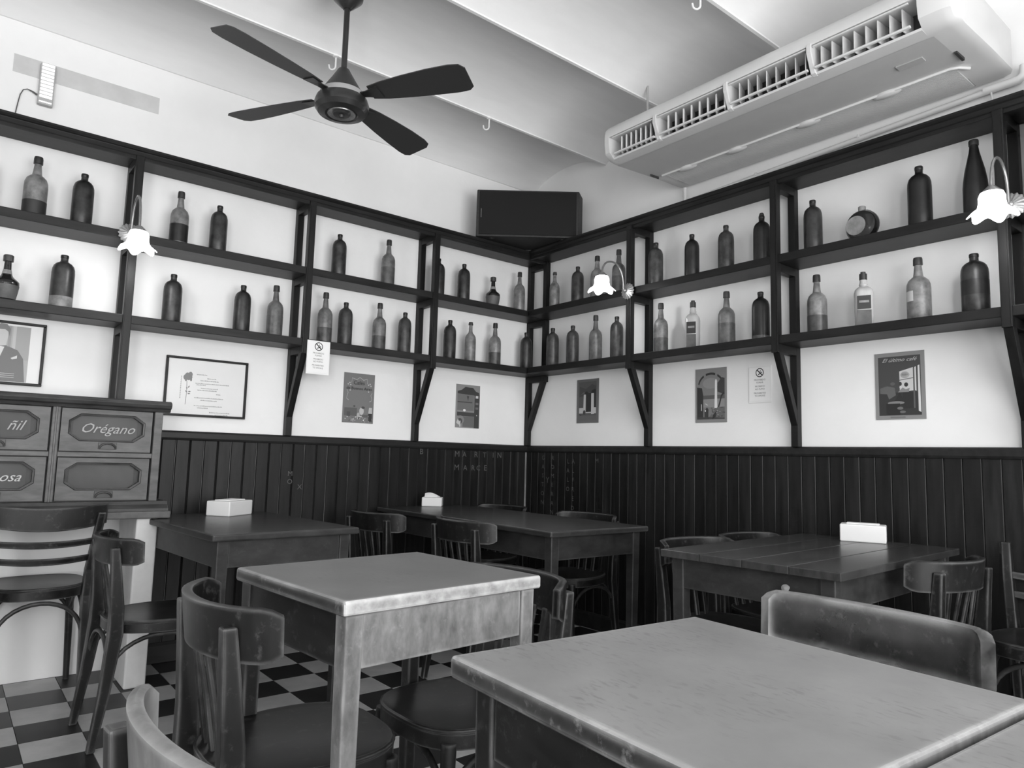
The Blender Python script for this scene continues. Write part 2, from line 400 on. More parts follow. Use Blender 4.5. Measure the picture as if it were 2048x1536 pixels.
# ------------------------------------------------------------------ bottle shelves
D, ZL, ZM, ZT = .2026, 1.6966, 2.1022, 2.5307
TH = .042; W = .037
def shelf_unit(name, label, F_, stations, u0, u1, corner):
    root = thing(name, label, 'shelf')
    wm = 'shelf_wood' if corner else 'shelf_wood_y'
    a0 = u0; a1 = u1
    for z, nm in ((ZL, 'shelf_board'), (ZM, 'shelf_board')):
        MB().prism([(.002, 0), (D, 0), (D, TH), (.002, TH)], lambda a, b, d: F_(d, z - TH + b, a), a0, a1).build(nm, wm, root, .003)
    ov = 0 if corner else .0
    MB().prism([(.002, -.046), (.196, -.046), (.200, -.040), (.200, -.022), (.207, -.018), (.2137, -.010), (.2137, 0), (.002, 0)], lambda a, b, d: F_(d, ZT + b, a), a0, a1).build('cornice', wm, root, .0015)
    MB().prism([(.183, 0), (.201, 0), (.201, .018), (.183, .018)], lambda a, b, d: F_(d, ZT - .064 + b, a), a0, a1).build('cornice_bead', wm, root, .002)
    for u, low in stations:
        f0, f1 = u, u + W
        zb = 1.284 if low else 1.612
        MB().prism([(f0, zb), (f1, zb), (f1, ZT - .046), (f0, ZT - .046)], F_, .176, .2126).build('front_post', 'shelf_wood_z', root, .002)
        MB().prism([(f0 + .006, zb), (f1 - .006, zb), (f1 - .006, ZT - .07), (f0 + .006, ZT - .07)], F_, .2126, .2150).build('post_moulding', 'shelf_wood_z', root)
        zw_ = 1.284 if low else ZW - .002
        MB().prism([(f0, zw_), (f1, zw_), (f1, ZT - .046), (f0, ZT - .046)], F_, .002, .040).build('wall_post', 'shelf_wood_z', root, .002)
        for z in (ZL - TH, ZM - TH, ZT - .046):
            MB().prism([(f0, z - .042), (f1, z - .042), (f1, z), (f0, z)], F_, .040, .176).build('cross_piece', wm, root, .002)
        if not low:
            MB().prism([(.162, 1.622), (.198, 1.612), (.040, 1.262), (.036, 1.262), (.036, 1.33)], lambda a, b, d: F_(d, b, a), f0 + .001, f1 - .001).build('brace', 'shelf_wood_z', root, .002)
    return root
LS = shelf_unit('bottle_shelf', 'dark wooden bottle shelves above the framed poem and drawer cabinet', FL(0, 0),
           [(-4.00, False), (-2.719, True), (-1.8306, False), (-.991, False)], -4.3, -.002, True)
shelf_unit('bottle_shelf', 'dark wooden bottle shelves below the air conditioner', FR(0, 0),
           [(1.130, False), (2.0816, False), (3.0502, False)], .2140, 3.16, False)
# corner upright: stands in the room corner with its front post against the right wall
root = LS
box('wall_post', (-.040, -.038, ZW), (-.003, -.002, ZL - TH), 'shelf_wood_z', root, .002)
box('wall_post', (-.040, -.038, ZL), (-.003, -.002, ZM - TH), 'shelf_wood_z', root, .002)
box('wall_post', (-.040, -.038, ZM), (-.003, -.002, ZT - .046), 'shelf_wood_z', root, .002)
for z0, z1 in ((1.612, ZL - TH), (ZL, ZM - TH), (ZM, ZT - .046)):
    box('front_post', (-.040, -.2127, z0), (-.003, -.176, z1), 'shelf_wood_z', root, .002)
for z in (ZL - TH, ZM - TH, ZT - .046):
    box('cross_piece', (-.040, -.176, z - .042), (-.003, -.038, z), 'shelf_wood_y', root, .002)
MB().prism([(.162, 1.622), (.198, 1.612), (.040, 1.262), (.036, 1.262), (.036, 1.33)], lambda a, b, d: (-d, -a, b), .004, .039).build('brace', 'shelf_wood_z', root, .002)

# tall dark cupboard end at the far right of the shelves
root = thing('tall_cupboard', 'tall dark cupboard standing on the wainscot rail beyond the bottle shelves', 'cupboard')
box('carcass', (-.17, -3.9, ZW + .002), (-.002, -3.165, ZT + .06), 'tall_dark', root, .003)
for y0, y1 in ((-3.50, -3.20), (-3.86, -3.56)):
    d = box('door', (-.188, y0, 1.72), (-.17, y1, 2.48), 'tall_dark', root, .004)
    MB().prism([(-y0 - .05, 1.78), (-y1 + .05, 1.78), (-y1 + .05, 2.42), (-y0 - .05, 2.42)], FR(0, 0), .1885, .190).build('glass_pane', 'amber_glass', d)
box('ledge', (-.215, -3.9, 1.655), (-.17, -3.165, 1.695), 'label_mid', root, .003)

# ------------------------------------------------------------------ bottles
def bottle_parts(t, h, wd):
    """returns list of (name, MB, material, smooth)"""
    r = wd / 2; out = []
    if t == 'G':
        b = MB().lathe([(r * .93, 0), (r, .006), (r * 1.01, h * .25), (r, h * .66), (r * .97, h * .735), (r * .86, h * .80), (r * .66, h * .842), (r * .42, h * .868), (r * .34, h * .882), (r * .325, h * .905), (r * .33, h * .945)], 28)
        out.append(('body', b, 'stoneware', 40))
        c = MB().lathe([(r * .33, h * .94), (r * .350, h * .945), (r * .355, h * .985), (r * .325, h), (r * .23, h), (r * .23, h * .96), (0, h * .96)], 20)
        out.append(('lip', c, 'stoneware_dark', 40))
    elif t == 'B':
        b = MB().lathe([(r * .93, 0), (r, .006), (r, h * .50), (r * .97, h * .575), (r * .84, h * .635), (r * .60, h * .675), (r * .42, h * .70), (r * .37, h * .76), (r * .32, h * .84), (r * .29, h * .885)], 28)
        out.append(('body', b, 'dusty_glass', 40))
        c = MB().lathe([(r * .30, h * .88), (r * .40, h * .885), (r * .39, h * .97), (r * .35, h), (0, h)], 20)
        out.append(('cap', c, 'bottle_cap', 40))
    elif t == 'T':
        b = MB().lathe([(r * .93, 0), (r, .006), (r, h * .56), (r * .93, h * .63), (r * .68, h * .69), (r * .42, h * .73), (r * .34, h * .78), (r * .31, h * .92)], 28)
        out.append(('body', b, 'dusty_glass', 40))
        c = MB().lathe([(r * .31, h * .92), (r * .42, h * .925), (r * .42, h * .965), (r * .36, h * .97), (r * .36, h), (0, h)], 20)
        out.append(('lip', c, 'bottle_cap', 40))
    elif t == 'D':
        b = MB().lathe([(r * .70, 0), (r * .78, .005), (r * .90, h * .2), (r, h * .38), (r * .98, h * .43), (r * .80, h * .475), (r * .52, h * .53), (r * .36, h * .60), (r * .30, h * .70), (r * .27, h * .86)], 28)
        out.append(('body', b, 'amber_glass', 40))
        lb = MB().lathe([(r * .81, h * .06), (r * .925, h * .21), (r * 1.005, h * .35), (r * .99, h * .352), (r * .80, h * .06)], 28)
        out.append(('label', lb, 'label_mid', 40))
        nb = MB().lathe([(r * .40, h * .59), (r * .325, h * .68), (r * .30, h * .68), (r * .36, h * .59)], 20)
        out.append(('neck_label', nb, 'label_pale', 40))
        c = MB().lathe([(r * .27, h * .86), (r * .40, h * .865), (r * .40, h * .985), (r * .34, h), (0, h)], 20)
        out.append(('cap', c, 'bottle_cap', 40))
    elif t == 'W':
        b = MB().lathe([(r * .93, 0), (r, .006), (r, h * .38), (r * .95, h * .46), (r * .80, h * .60), (r * .58, h * .74), (r * .42, h * .84), (r * .36, h * .90), (r * .35, h * .93)], 28)
        out.append(('body', b, 'stoneware_dark', 40))
        c = MB().lathe([(r * .35, h * .925), (r * .40, h * .93), (r * .40, h * .99), (r * .36, h), (0, h)], 20)
        out.append(('cap', c, 'bottle_cap', 40))
    elif t == 'S':
        # eight-sided flattened bottle
        def oct_(r_, z, a, k):
            c, s = math.cos(a), math.sin(a)
            q = (abs(c) ** 4 + abs(s / .72) ** 4) ** (-.25)
            e = 1 if r_ > .03 else 0
            return (r_ * q if e else r_, z)
        b = MB().lathe([(r * .90, 0), (r * .94, .005), (r, h * .30), (r * 1.02, h * .60), (r * .94, h * .655), (r * .70, h * .70), (r * .44, h * .725), (.0165, h * .745), (.019, h * .77), (.0160, h * .80), (.0145, h * .86)], 32, fn=oct_)
        out.append(('body', b, 'clear_glass', 35))
        c = MB().lathe([(.0150, h * .855), (.0165, h * .86), (.0165, h * .965), (.011, h * .97), (.011, h), (0, h)], 20)
        out.append(('cap', c, 'bottle_cap', 40))
        # stepped label on the front face (front is +X here)
        lb = MB(); fx = r * 1.03
        lb.box((fx * .98, -r * .50, h * .30), (fx * 1.02, r * .50, h * .535)); out.append(('label', lb, 'label_dark', None))
        l2 = MB().box((fx * .96, -r * .52, h * .02), (fx * 1.01, r * .52, h * .285)); out.append(('lower_label', l2, 'label_mid', None))
        l3 = MB().box((fx * 1.02, -r * .36, h * .41), (fx * 1.025, r * .36, h * .45)); out.append(('label_stripe', l3, 'label_pale', None))
    elif t == 'F':
        # round flat flask on its edge, front is +X
        n = 32; rr = wd / 2; b = MB(); prof = [(0, .030), (rr * .62, .029), (rr * .88, .022), (rr, .008), (rr, -.008), (rr * .88, -.022), (rr * .62, -.029), (0, -.030)]
        m = Matrix.Translation((0, 0, rr + .0005)) @ Matrix.Rotation(PI / 2, 4, 'Y')
        b.lathe(prof, n, m=m); out.append(('body', b, 'amber_glass', 35))
        nk = MB().lathe([(.016, rr * 1.86), (.0125, rr * 1.94), (.0125, h * .86), ], 18); out.append(('neck', nk, 'amber_glass', 40))
        c = MB().lathe([(.0125, h * .855), (.0165, h * .86), (.0165, h * .985), (.014, h), (0, h)], 18); out.append(('cap', c, 'label_pale', 40))
        lb = MB().lathe([(0, .0318), (rr * .60, .0308), (rr * .60, .0295)], 28, m=Matrix.Translation((0, -.018, rr)) @ Matrix.Rotation(PI / 2, 4, 'Y')); out.append(('label', lb, 'label_pale', 40))
    return out
PROTO = {}
def bottle(t, side, pos, shelf_z, h, wd, label, group=None, band=None, dy=0, mats=None):
    nm = {'G': 'stoneware_bottle', 'B': 'glass_bottle', 'T': 'slim_bottle', 'D': 'decanter_bottle', 'S': 'clear_bottle', 'F': 'flask', 'W': 'tall_bottle'}[t]
    loc = (pos, -.105 - dy, shelf_z + .0005) if side == 'L' else (-.105 - dy, pos, shelf_z + .0005)
    rz = -PI / 2 if side == 'L' else PI
    if t == 'S': rz += .45
    root = thing(nm, label, 'bottle', loc, rz, group)
    for name, mb_, m_, sm in bottle_parts(t, h, wd):
        if mats and name in mats: m_ = mats[name]
        mb_.build(name, m_, root, 0, sm)
    if band:
        a, b, mm = band; r = wd / 2 * 1.012
        MB().lathe([(r * .985, h * a), (r, h * a), (r, h * b), (r * .985, h * b)], 28).build('label', mm, root, 0, 40)
    return root
UP_, LO_ = ZM, ZL
bay = {'L1': 'above the drawer cabinet', 'L2': 'above the framed rose poem', 'L3': 'above the café title poster', 'L4': 'above the cupboard poster',
       'R1': 'above the twin-chimney poster', 'R2': 'above the tower-and-tree poster', 'R3': 'above the last-café poster'}
low = (.01, .30, 'dusty_glass_low'); half = (.01, .40, 'dusty_glass_low'); dk = (.04, .46, 'label_dark')
BT = [
 # t, side, pos, shelf, h, w, label, band
 ('G', 'L', -3.30, 'U', .262, .088, 'dark stoneware bottle outermost on the upper shelf above the portrait photo', None),
 ('B', 'L', -3.101, 'U', .289, .095, 'pale dusty bottle with torn dark label, upper shelf ' + bay['L1'], (.02, .26, 'label_dark')),
 ('G', 'L', -2.913, 'U', .260, .090, 'dark stoneware bottle between dusty bottle and wall lamp, upper shelf ' + bay['L1'], None),
 ('B', 'L', -2.481, 'U', .287, .088, 'long-necked dusty bottle with dark middle label, upper shelf ' + bay['L2'], (.06, .38, 'stoneware_dark')),
 ('G', 'L', -2.286, 'U', .261, .086, 'single dark stoneware bottle on the upper shelf ' + bay['L2'], None),
 ('G', 'L', -1.594, 'U', .260, .084, 'dark stoneware bottle on the upper shelf ' + bay['L3'], None),
 ('B', 'L', -1.265, 'U', .299, .084, 'two-tone long-necked glass bottle on the upper shelf ' + bay['L3'], half),
 ('G', 'L', -.894, 'U', .255, .086, 'stoneware bottle half hidden behind a shelf post, upper shelf ' + bay['L4'], None),
 ('G', 'L', -.689, 'U', .258, .084, 'dark stoneware bottle beside the squat decanter, upper shelf ' + bay['L4'], None),
 ('D', 'L', -.44, 'U', .214, .100, 'squat dark decanter bottle with pale label, upper shelf ' + bay['L4'], None),
 ('B', 'L', -.202, 'U', .295, .080, 'long-necked glass bottle by the room corner, upper shelf ' + bay['L4'], None),
 ('D', 'L', -3.175, 'L', .214, .100, 'squat dark decanter bottle on the lower shelf above the portrait photo', None),
 ('G', 'L', -2.963, 'L', .256, .095, 'stoneware bottle with paler foot on the lower shelf ' + bay['L1'], (.0, .22, 'dusty_glass')),
 ('G', 'L', -2.486, 'L', .254, .088, 'glossy stoneware bottle standing alone, lower shelf ' + bay['L2'], None),
 ('G', 'L', -2.135, 'L', .259, .086, 'stoneware bottle beside a long-necked bottle, lower shelf ' + bay['L2'], None),
 ('B', 'L', -1.955, 'L', .290, .086, 'dark long-necked bottle beside a shelf post, lower shelf ' + bay['L2'], half),
 ('B', 'L', -1.661, 'L', .301, .085, 'long-necked bottle just above the no-smoking card, lower shelf', low),
 ('G', 'L', -1.532, 'L', .262, .084, 'dark stoneware bottle between two long-necked bottles, lower shelf ' + bay['L3'], None),
 ('B', 'L', -1.307, 'L', .295, .083, 'brownish long-necked bottle between two stoneware bottles, lower shelf ' + bay['L3'], low),
 ('G', 'L', -1.128, 'L', .263, .082, 'glossy stoneware bottle by the shelf post, lower shelf ' + bay['L3'], None),
 ('G', 'L', -.786, 'L', .264, .083, 'dark stoneware bottle beside a slim bottle, lower shelf ' + bay['L4'], None),
 ('T', 'L', -.619, 'L', .275, .075, 'slim pale wine bottle on the lower shelf ' + bay['L4'], None),
 ('B', 'L', -.41, 'L', .298, .084, 'long-necked dusty bottle on the lower shelf ' + bay['L4'], low),
 ('G', 'L', -.127, 'L', .269, .084, 'stoneware bottle tight in the room corner, lower shelf ' + bay['L4'], None),
 ('T', 'R', -.373, 'U', .262, .070, 'slim pale wine bottle on the upper shelf ' + bay['R1'], None),
 ('G', 'R', -.602, 'U', .255, .082, 'stoneware bottle next to the slim wine bottle, upper shelf ' + bay['R1'], None),
 ('B', 'R', -.783, 'U', .291, .086, 'long-necked bottle right behind the lit tulip lamp, upper shelf ' + bay['R1'], None),
 ('B', 'R', -.972, 'U', .293, .084, 'dark long-necked bottle behind the lamp arm, upper shelf ' + bay['R1'], half),
 ('G', 'R', -1.27, 'U', .269, .086, 'grey stoneware bottle against the post, upper shelf ' + bay['R2'], None),
 ('G', 'R', -1.531, 'U', .260, .082, 'darkest stoneware bottle with a glint, upper shelf ' + bay['R2'], None),
 ('G', 'R', -1.756, 'U', .257, .085, 'matt grey stoneware bottle on the upper shelf ' + bay['R2'], None),
 ('G', 'R', -1.972, 'U', .256, .086, 'stoneware bottle with a tapered stopper, upper shelf ' + bay['R2'], None),
 ('G', 'R', -2.25, 'U', .263, .086, 'stoneware bottle beside the round flask, upper shelf ' + bay['R3'], None),
 ('F', 'R', -2.488, 'U', .168, .150, 'flat round flask with an oval pale label, upper shelf ' + bay['R3'], None),
 ('G', 'R', -2.737, 'U', .282, .095, 'tall black stoneware bottle between flask and slope-shouldered bottle, upper shelf', None),
 ('W', 'R', -2.951, 'U', .329, .092, 'tall slope-shouldered dark bottle beside the lit lamp, upper shelf', None),
 ('G', 'R', -.364, 'L', .272, .087, 'round-shouldered stoneware bottle nearest the room corner, lower shelf ' + bay['R1'], None),
 ('G', 'R', -.564, 'L', .263, .084, 'dark stoneware bottle beside a long-necked bottle, lower shelf ' + bay['R1'], None),
 ('B', 'R', -.777, 'L', .304, .084, 'long-necked dusty bottle on the lower shelf ' + bay['R1'], None),
 ('G', 'R', -.961, 'L', .269, .082, 'dark stoneware bottle beside the shelf post, lower shelf ' + bay['R1'], None),
 ('B', 'R', -1.31, 'L', .300, .083, 'glossy long-necked bottle beside the clear bottle, lower shelf ' + bay['R2'], low),
 ('S', 'R', -1.538, 'L', .279, .100, 'clear square bottle with dark label, lower shelf ' + bay['R2'], None),
 ('B', 'R', -1.757, 'L', .294, .089, 'two-tone long-necked bottle with dark lower half, lower shelf ' + bay['R2'], half),
 ('G', 'R', -1.961, 'L', .257, .088, 'black stoneware bottle beside the post, lower shelf ' + bay['R2'], (.0, .10, 'dusty_glass_low')),
 ('B', 'R', -2.263, 'L', .290, .090, 'long-necked bottle by the post, lower shelf ' + bay['R3'], low),
 ('S', 'R', -2.485, 'L', .262, .112, 'clear square bottle with dark label, lower shelf ' + bay['R3'], None),
 ('B', 'R', -2.72, 'L', .280, .095, 'dusty long-necked bottle with a small pale sticker, lower shelf ' + bay['R3'], None),
 ('G', 'R', -2.934, 'L', .252, .100, 'fat banded stoneware bottle under the lit lamp, lower shelf ' + bay['R3'], (.30, .55, 'stoneware_dark')),
]
for t, side, pos, sh, h, wd, label, band in BT:
    mt = None
    if 'darkest' in label or 'black' in label or 'tapered' in label: mt = {'body': 'stoneware_dark'}
    r = bottle(t, side, pos, UP_ if sh == 'U' else LO_, h, wd, label, 'old bottles on the wall shelves', band, 0, mt)
    if 'tapered' in label: MB().lathe([(.012, h * .99), (.013, h * 1.02), (.009, h * 1.06), (0, h * 1.06)], 16).build('stopper', 'bottle_cap', r, 0, 40)
    if 'sticker' in label:
        rr = wd / 2 * 1.01; vs = []; k = 6
        for i in range(k + 1):
            a = -.1 - .9 * i / k
            for z in (.30, .46): vs.append((rr * math.cos(a), rr * math.sin(a), h * z))
        MB().add(vs, [(2 * i, 2 * i + 2, 2 * i + 3, 2 * i + 1) for i in range(k)]).build('sticker', 'label_light', r)

# ------------------------------------------------------------------ wall lamps
def sconce(F_, u, zr, label, reach=.225, zt=.062):
    c = F_(u, zr, .216); ori = Vector(F_(0, 0, 1)) - Vector(F_(0, 0, 0))
    root = thing('wall_lamp', label, 'lamp', c, math.atan2(ori.y, ori.x), 'tulip-glass wall lamps')
    # local +X points into the room
    def flute(r, z, a, k): return (r * (1 + (.07 if .01 < r else 0) * math.cos(16 * a)), z)
    MB().lathe([(0, -.001), (.046, 0), (.048, .004), (.034, .012), (.014, .020), (0, .022)], 64, m=Matrix.Rotation(PI / 2, 4, 'Y'), fn=flute).build('rosette', 'brass', root, 0, 40)
    MB().lathe([(.012, .018), (.012, .034), (.006, .040), (0, .040)], 16, m=Matrix.Rotation(PI / 2, 4, 'Y')).build('rosette_boss', 'brass', root, 0, 40)
    pts = []
    for i in range(17):
        t = i / 16
        a = PI * (1 - t)
        x = .040 + (reach - .040) * (.5 + .5 * math.cos(a)); z = .148 * max(0, math.sin(PI * min(1, t * 1.02))) ** .8 + ((zt - .004) if t > .5 else 0) * max(0, (t - .5) * 2) ** 1.5
        pts.append((x, 0, z + .004))
    MB().tube(pts, .0055, 10).build('arm', 'brass', root, 0, 60)
    MB().lathe([(0, .012), (.012, .012), (.020, .004), (.034, -.010), (.036, -.020), (.030, -.018), (0, .004)], 28, c=(reach, 0, zt)).build('shade_holder', 'brass', root, 0, 40)
    def frill(r, z, a, k):
        q = max(0, (k - 3) / 4.0)
        return (r * (1 + .10 * q * math.cos(6 * a)), z + .010 * q * math.cos(6 * a + PI))
    sh = MB().lathe([(.026, -.008), (.037, -.014), (.043, -.030), (.043, -.050), (.046, -.066), (.056, -.080), (.070, -.090), (.076, -.094), (.074, -.096), (.054, -.083), (.043, -.066), (.040, -.032), (.026, -.012)], 60, c=(reach, 0, zt), fn=lambda r, z, a, k: frill(r, z, a, min(k, 7) if k < 9 else max(0, 7 - (k - 7) * 1.6)))
    sh.build('glass_shade', 'lamp_glow', root, 0, 60)
    MB().lathe([(.008, -.02), (.018, -.04), (.022, -.055), (.016, -.072), (0, -.078)], 18, c=(reach, 0, zt)).build('bulb', 'lamp_glow', root, 0, 60)
    ld = bpy.data.lights.new('lamp_light', 'POINT'); ld.energy = 1.5; ld.shadow_soft_size = .04
    lo = bpy.data.objects.new('lamp_light', ld); COL.objects.link(lo); lo.parent = root; lo.location = (reach, 0, zt - .125)
    return root
sconce(FL(0, 0), -2.722, 2.085, 'lit tulip-glass wall lamp on the post above the drawer cabinet', zt=-.028)
sconce(FR(0, 0), 1.150, 2.078, 'lit tulip-glass wall lamp between twin-chimney and tower posters')
sconce(FR(0, 0), 3.105, 2.080, 'lit tulip-glass wall lamp beside the tall slope-shouldered bottle', zt=.006)

# ------------------------------------------------------------------ emergency light on the left wall
root = thing('emergency_light', 'slim lit emergency light bar on the painted patch', 'light', (-3.094, 0, 2.68))
box('housing', (-.031, -.030, 0), (.031, -.0016, .205), 'ac_grille', root, .004)
for k in range(11):
    z = .010 + k * .0175 + (.006 if k else 0)
    box('light_strip', (-.025, -.033, z), (.025, -.030, z + (.0115 if k else .005)), 'led_glow', root, .001)
pts = [(-.034, -.014, .045), (-.052, -.014, .054), (-.072, -.013, .060), (-.088, -.012, .052), (-.098, -.011, .025), (-.104, -.010, -.02), (-.110, -.010, -.08), (-.115, -.010, -.149)]
MB().tube(pts, [.005, .004] + [.0022] * 6, 8).build('cable', 'cable', root, 0, 60)

# ------------------------------------------------------------------ pictures, posters, cards
def poster(name, label, cat, F_, w_, h_, base, shapes, th=.003, off=.001, edge=None):
    """F_(u,v,d): u to the viewer's right. shapes: (grey, [(u,v)...]) in 0..1"""
    root = thing(name, label, cat, F_(0, 0, 0), 0, 'no-smoking cards' if cat == 'sign' else 'posters under the shelves'); o0 = Vector(F_(0, 0, 0))
    G = lambda u, v, d: Vector(F_(u, v, off + d)) - o0
    MB().prism([(0, 0), (w_, 0), (w_, h_), (0, h_)], G, 0, th).build('card', grey(base), root, .0008)
    if shapes:
        mb_ = MB(); ms = []
        for k, (gv, poly) in enumerate(shapes):
            gm = grey(gv)
            if gm not in ms: ms.append(gm)
            z = th + .0002 + .00006 * k
            mb_.add([G(u * w_, v * h_, z) for u, v in poly], [tuple(range(len(poly)))], ms.index(gm))
        mb_.build('printed_image', ms, root)['kind'] = 'stuff'
    return root, G
def rct(u0, v0, u1, v1): return [(u0, v0), (u1, v0), (u1, v1), (u0, v1)]
def ell(cx, cy, rx, ry, n=16, a0=0, a1=360): return [(cx + rx * math.cos(rad(a0 + (a1 - a0) * i / n)), cy + ry * math.sin(rad(a0 + (a1 - a0) * i / n))) for i in range(n)]
def band(pts, wd):
    L_ = []; R_ = []
    for i, p in enumerate(pts):
        a = Vector(pts[max(i - 1, 0)]); b = Vector(pts[min(i + 1, len(pts) - 1)]); t = (b - a).normalized(); nn = Vector((-t.y, t.x)) * wd / 2
        L_.append((p[0] + nn.x, p[1] + nn.y)); R_.append((p[0] - nn.x, p[1] - nn.y))
    return L_ + R_[::-1]
rs = random.Random(3)
# title poster
sh = []
for k in range(40):
    u, v = rs.uniform(.06, .95), rs.uniform(.02, .13); s = rs.uniform(.012, .03)
    sh.append((rs.choice((.55, .7, .12, .3)), rct(u, v, u + s * 1.4, v + s)))
sh += [(.10, rct(.05, .14, .45, .30)), (.07, rct(.13, .13, .24, .22)), (.07, ell(.36, .335, .035, .02)), (.5, ell(.60, .24, .075, .075)), (.42, ell(.50, .15, .05, .06)), (.06, ell(.645, .315, .06, .025)),
       (.45, [(.82, .20), (.95, .20), (.94, .32), (.84, .32)]), (.03, [(.84, .04), (.95, .04), (.945, .20), (.83, .20)]), (.05, ell(.52, .10, .03, .02)), (.10, rct(.62, .12, .82, .17))]
for pts in ([(.10, .66), (.14, .60), (.11, .53), (.10, .48), (.17, .45)], [(.92, .62), (.88, .57), (.92, .50), (.90, .46), (.84, .44)], [(.24, .80), (.25, .90), (.40, .87), (.5, .92), (.62, .87), (.74, .90), (.75, .80)]):
    sh.append((.42, band(pts, .012)))
for u, v in ((.13, .77), (.18, .80), (.21, .76), (.79, .78), (.84, .80), (.87, .76), (.20, .65), (.80, .64)): sh.append((.48, ell(u, v, .022, .014, 8)))
r_, G = poster('poster', 'grey poster lettered with a title about the cafés of the city', 'poster', FL(-1.473, 1.253), .207, .304, .17, sh)
text('lettering', 'Cafés', .034, lambda u, v, d: G(.10 + u, .235 + v, .0062), 'label_dark', r_)
text('lettering', 'de Buenos Aires', .026, lambda u, v, d: G(.103 + u, .203 + v, .0062), 'label_dark', r_)
# cupboard poster
sh = [(.04, [(.06, .84), (.22, .87), (.38, .95), (.55, .94), (.70, .94), (.82, .86), (.97, .83), (.95, .76), (.06, .78)]), (.15, rct(.06, .40, .75, .77)), (.06, rct(.06, .58, .68, .605)), (.05, rct(.06, .27, .80, .36)), (.13, rct(.30, .02, .76, .265)),
      (.045, rct(.77, .0, .985, .80)), (.6, rct(.82, .70, .93, .76)), (.8, ell(.36, .405, .055, .028)), (.05, [(.44, .74), (.54, .74), (.50, .62)]), (.22, ell(.20, .18, .16, .10)), (.07, ell(.18, .15, .10, .07)), (.55, [(.04, .12), (.10, .2), (.18, .12), (.16, .06), (.05, .1)]),
      (.6, rct(.17, .02, .21, .16)), (.16, rct(.82, .55, .94, .60)), (.14, rct(.82, .44, .94, .49)), (.5, ell(.88, .30, .02, .015, 8))]
poster('poster', 'poster of an old scroll-topped cupboard hanging near the room corner', 'poster', FL(-.650, 1.262), .200, .296, .24, sh)
# chimneys poster
sh = [(.09, rct(.10, .06, .90, .94)), (.06, [(.12, .60), (.14, .84), (.42, .78), (.70, .88), (.88, .84), (.88, .62), (.6, .7), (.4, .62)]), (.12, [(.15, .63), (.3, .70), (.45, .71), (.55, .66), (.4, .68), (.25, .66)]), (.02, rct(.44, .25, .66, .68)), (.02, rct(.78, .35, .88, .76)), (.02, ell(.45, .68, .08, .04)),
      (.02, [(.66, .66), (.70, .74), (.86, .76), (.88, .60), (.70, .62)]), (.55, [(.31, .24), (.42, .24), (.42, .65), (.33, .65)]), (.55, [(.67, .20), (.80, .20), (.79, .67), (.67, .67)]), (.5, rct(.12, .22, .31, .345)), (.55, rct(.79, .215, .89, .35)), (.5, rct(.42, .225, .68, .25)), (.05, ell(.36, .24, .06, .055)), (.03, [(.11, .13), (.20, .2), (.24, .16), (.14, .11)]), (.12, rct(.10, .06, .90, .17))]
poster('poster', 'dark poster of two white chimneys on the wall past the room corner', 'poster', FR(-.509, 1.311), .205, .294, .13, sh)
# tower poster
sh = [(.20, [(.06, .06), (.94, .06), (.94, .60), (.88, .78), (.72, .88), (.5, .92), (.28, .88), (.12, .78), (.06, .60)])]
arc = [(.5 + .40 * math.cos(rad(a)), .66 + .24 * math.sin(rad(a))) for a in range(168, 10, -11)]
for i in range(len(arc) - 1):
    if i % 5 != 4: sh.append((.03, band(arc[i:i + 2], .04)))
sh += [(.25, ell(.5, .72, .26, .10)), (.10, rct(.10, .43, .94, .50)), (.26, rct(.10, .28, .94, .43)), (.03, [(.06, .06), (.26, .08), (.26, .5), (.22, .64), (.06, .66)]), (.7, [(.62, .26), (.71, .26), (.70, .76), (.67, .80), (.64, .76)]), (.05, [(.72, .56), (.94, .50), (.94, .80), (.85, .82), (.72, .72)]),
       (.03, band([(.60, .10), (.70, .18), (.78, .34), (.84, .48), (.92, .54)], .04)), (.04, [(.30, .08), (.42, .08), (.43, .24), (.38, .28), (.30, .22)]), (.7, ell(.33, .215, .018, .02, 8)), (.05, rct(.06, .06, .94, .10)), (.13, [(.45, .10), (.94, .08), (.94, .28), (.72, .28)]), (.5, [(.32, .36), (.40, .33), (.41, .31), (.34, .33)]), (.45, rct(.19, .22, .22, .34)), (.03, [(.55, .06), (.66, .10), (.70, .22), (.58, .14)])]
for k in range(22):
    u, v = rs.uniform(.5, .92), rs.uniform(.1, .27); sh.append((rs.choice((.05, .3, .04)), rct(u, v, u + .04, v + .012)))
poster('poster', 'arched poster of a white tower and dark tree beside the no-smoking card', 'poster', FR(-1.480, 1.292), .207, .306, .22, sh)
# last café poster
sh = [(.055, rct(.07, .06, .92, .94)), (.03, rct(.08, .06, .91, .40)), (.55, [(.50, .40), (.77, .42), (.77, .76), (.50, .71)]), (.08, [(.50, .575), (.77, .60), (.77, .61), (.50, .585)]), (.33, ell(.61, .655, .09, .05)), (.42, ell(.66, .655, .03, .03)), (.60, [(.80, .42), (.83, .41), (.83, .77), (.80, .76)]), (.62, [(.86, .12), (.91, .10), (.90, .79), (.865, .78)]), (.10, rct(.77, .16, .80, .75)),
      (.04, ell(.515, .525, .03, .03)), (.03, ell(.63, .51, .04, .032)), (.22, [(.46, .40), (.56, .47), (.62, .44), (.70, .46), (.68, .40)]), (.6, ell(.52, .475, .025, .018)), (.02, rct(.56, .16, .77, .40)), (.02, [(.38, .26), (.50, .40), (.58, .28), (.55, .2)]), (.11, [(.10, .47), (.25, .50), (.4, .47), (.42, .36), (.28, .30), (.24, .38), (.10, .39)]), (.20, ell(.42, .245, .17, .025)), (.015, rct(.22, .07, .50, .235)), (.14, ell(.50, .165, .06, .022)), (.13, ell(.55, .11, .06, .018)), (.10, ell(.36, .53, .05, .025)), (.16, rct(.30, .02, .60, .045))]
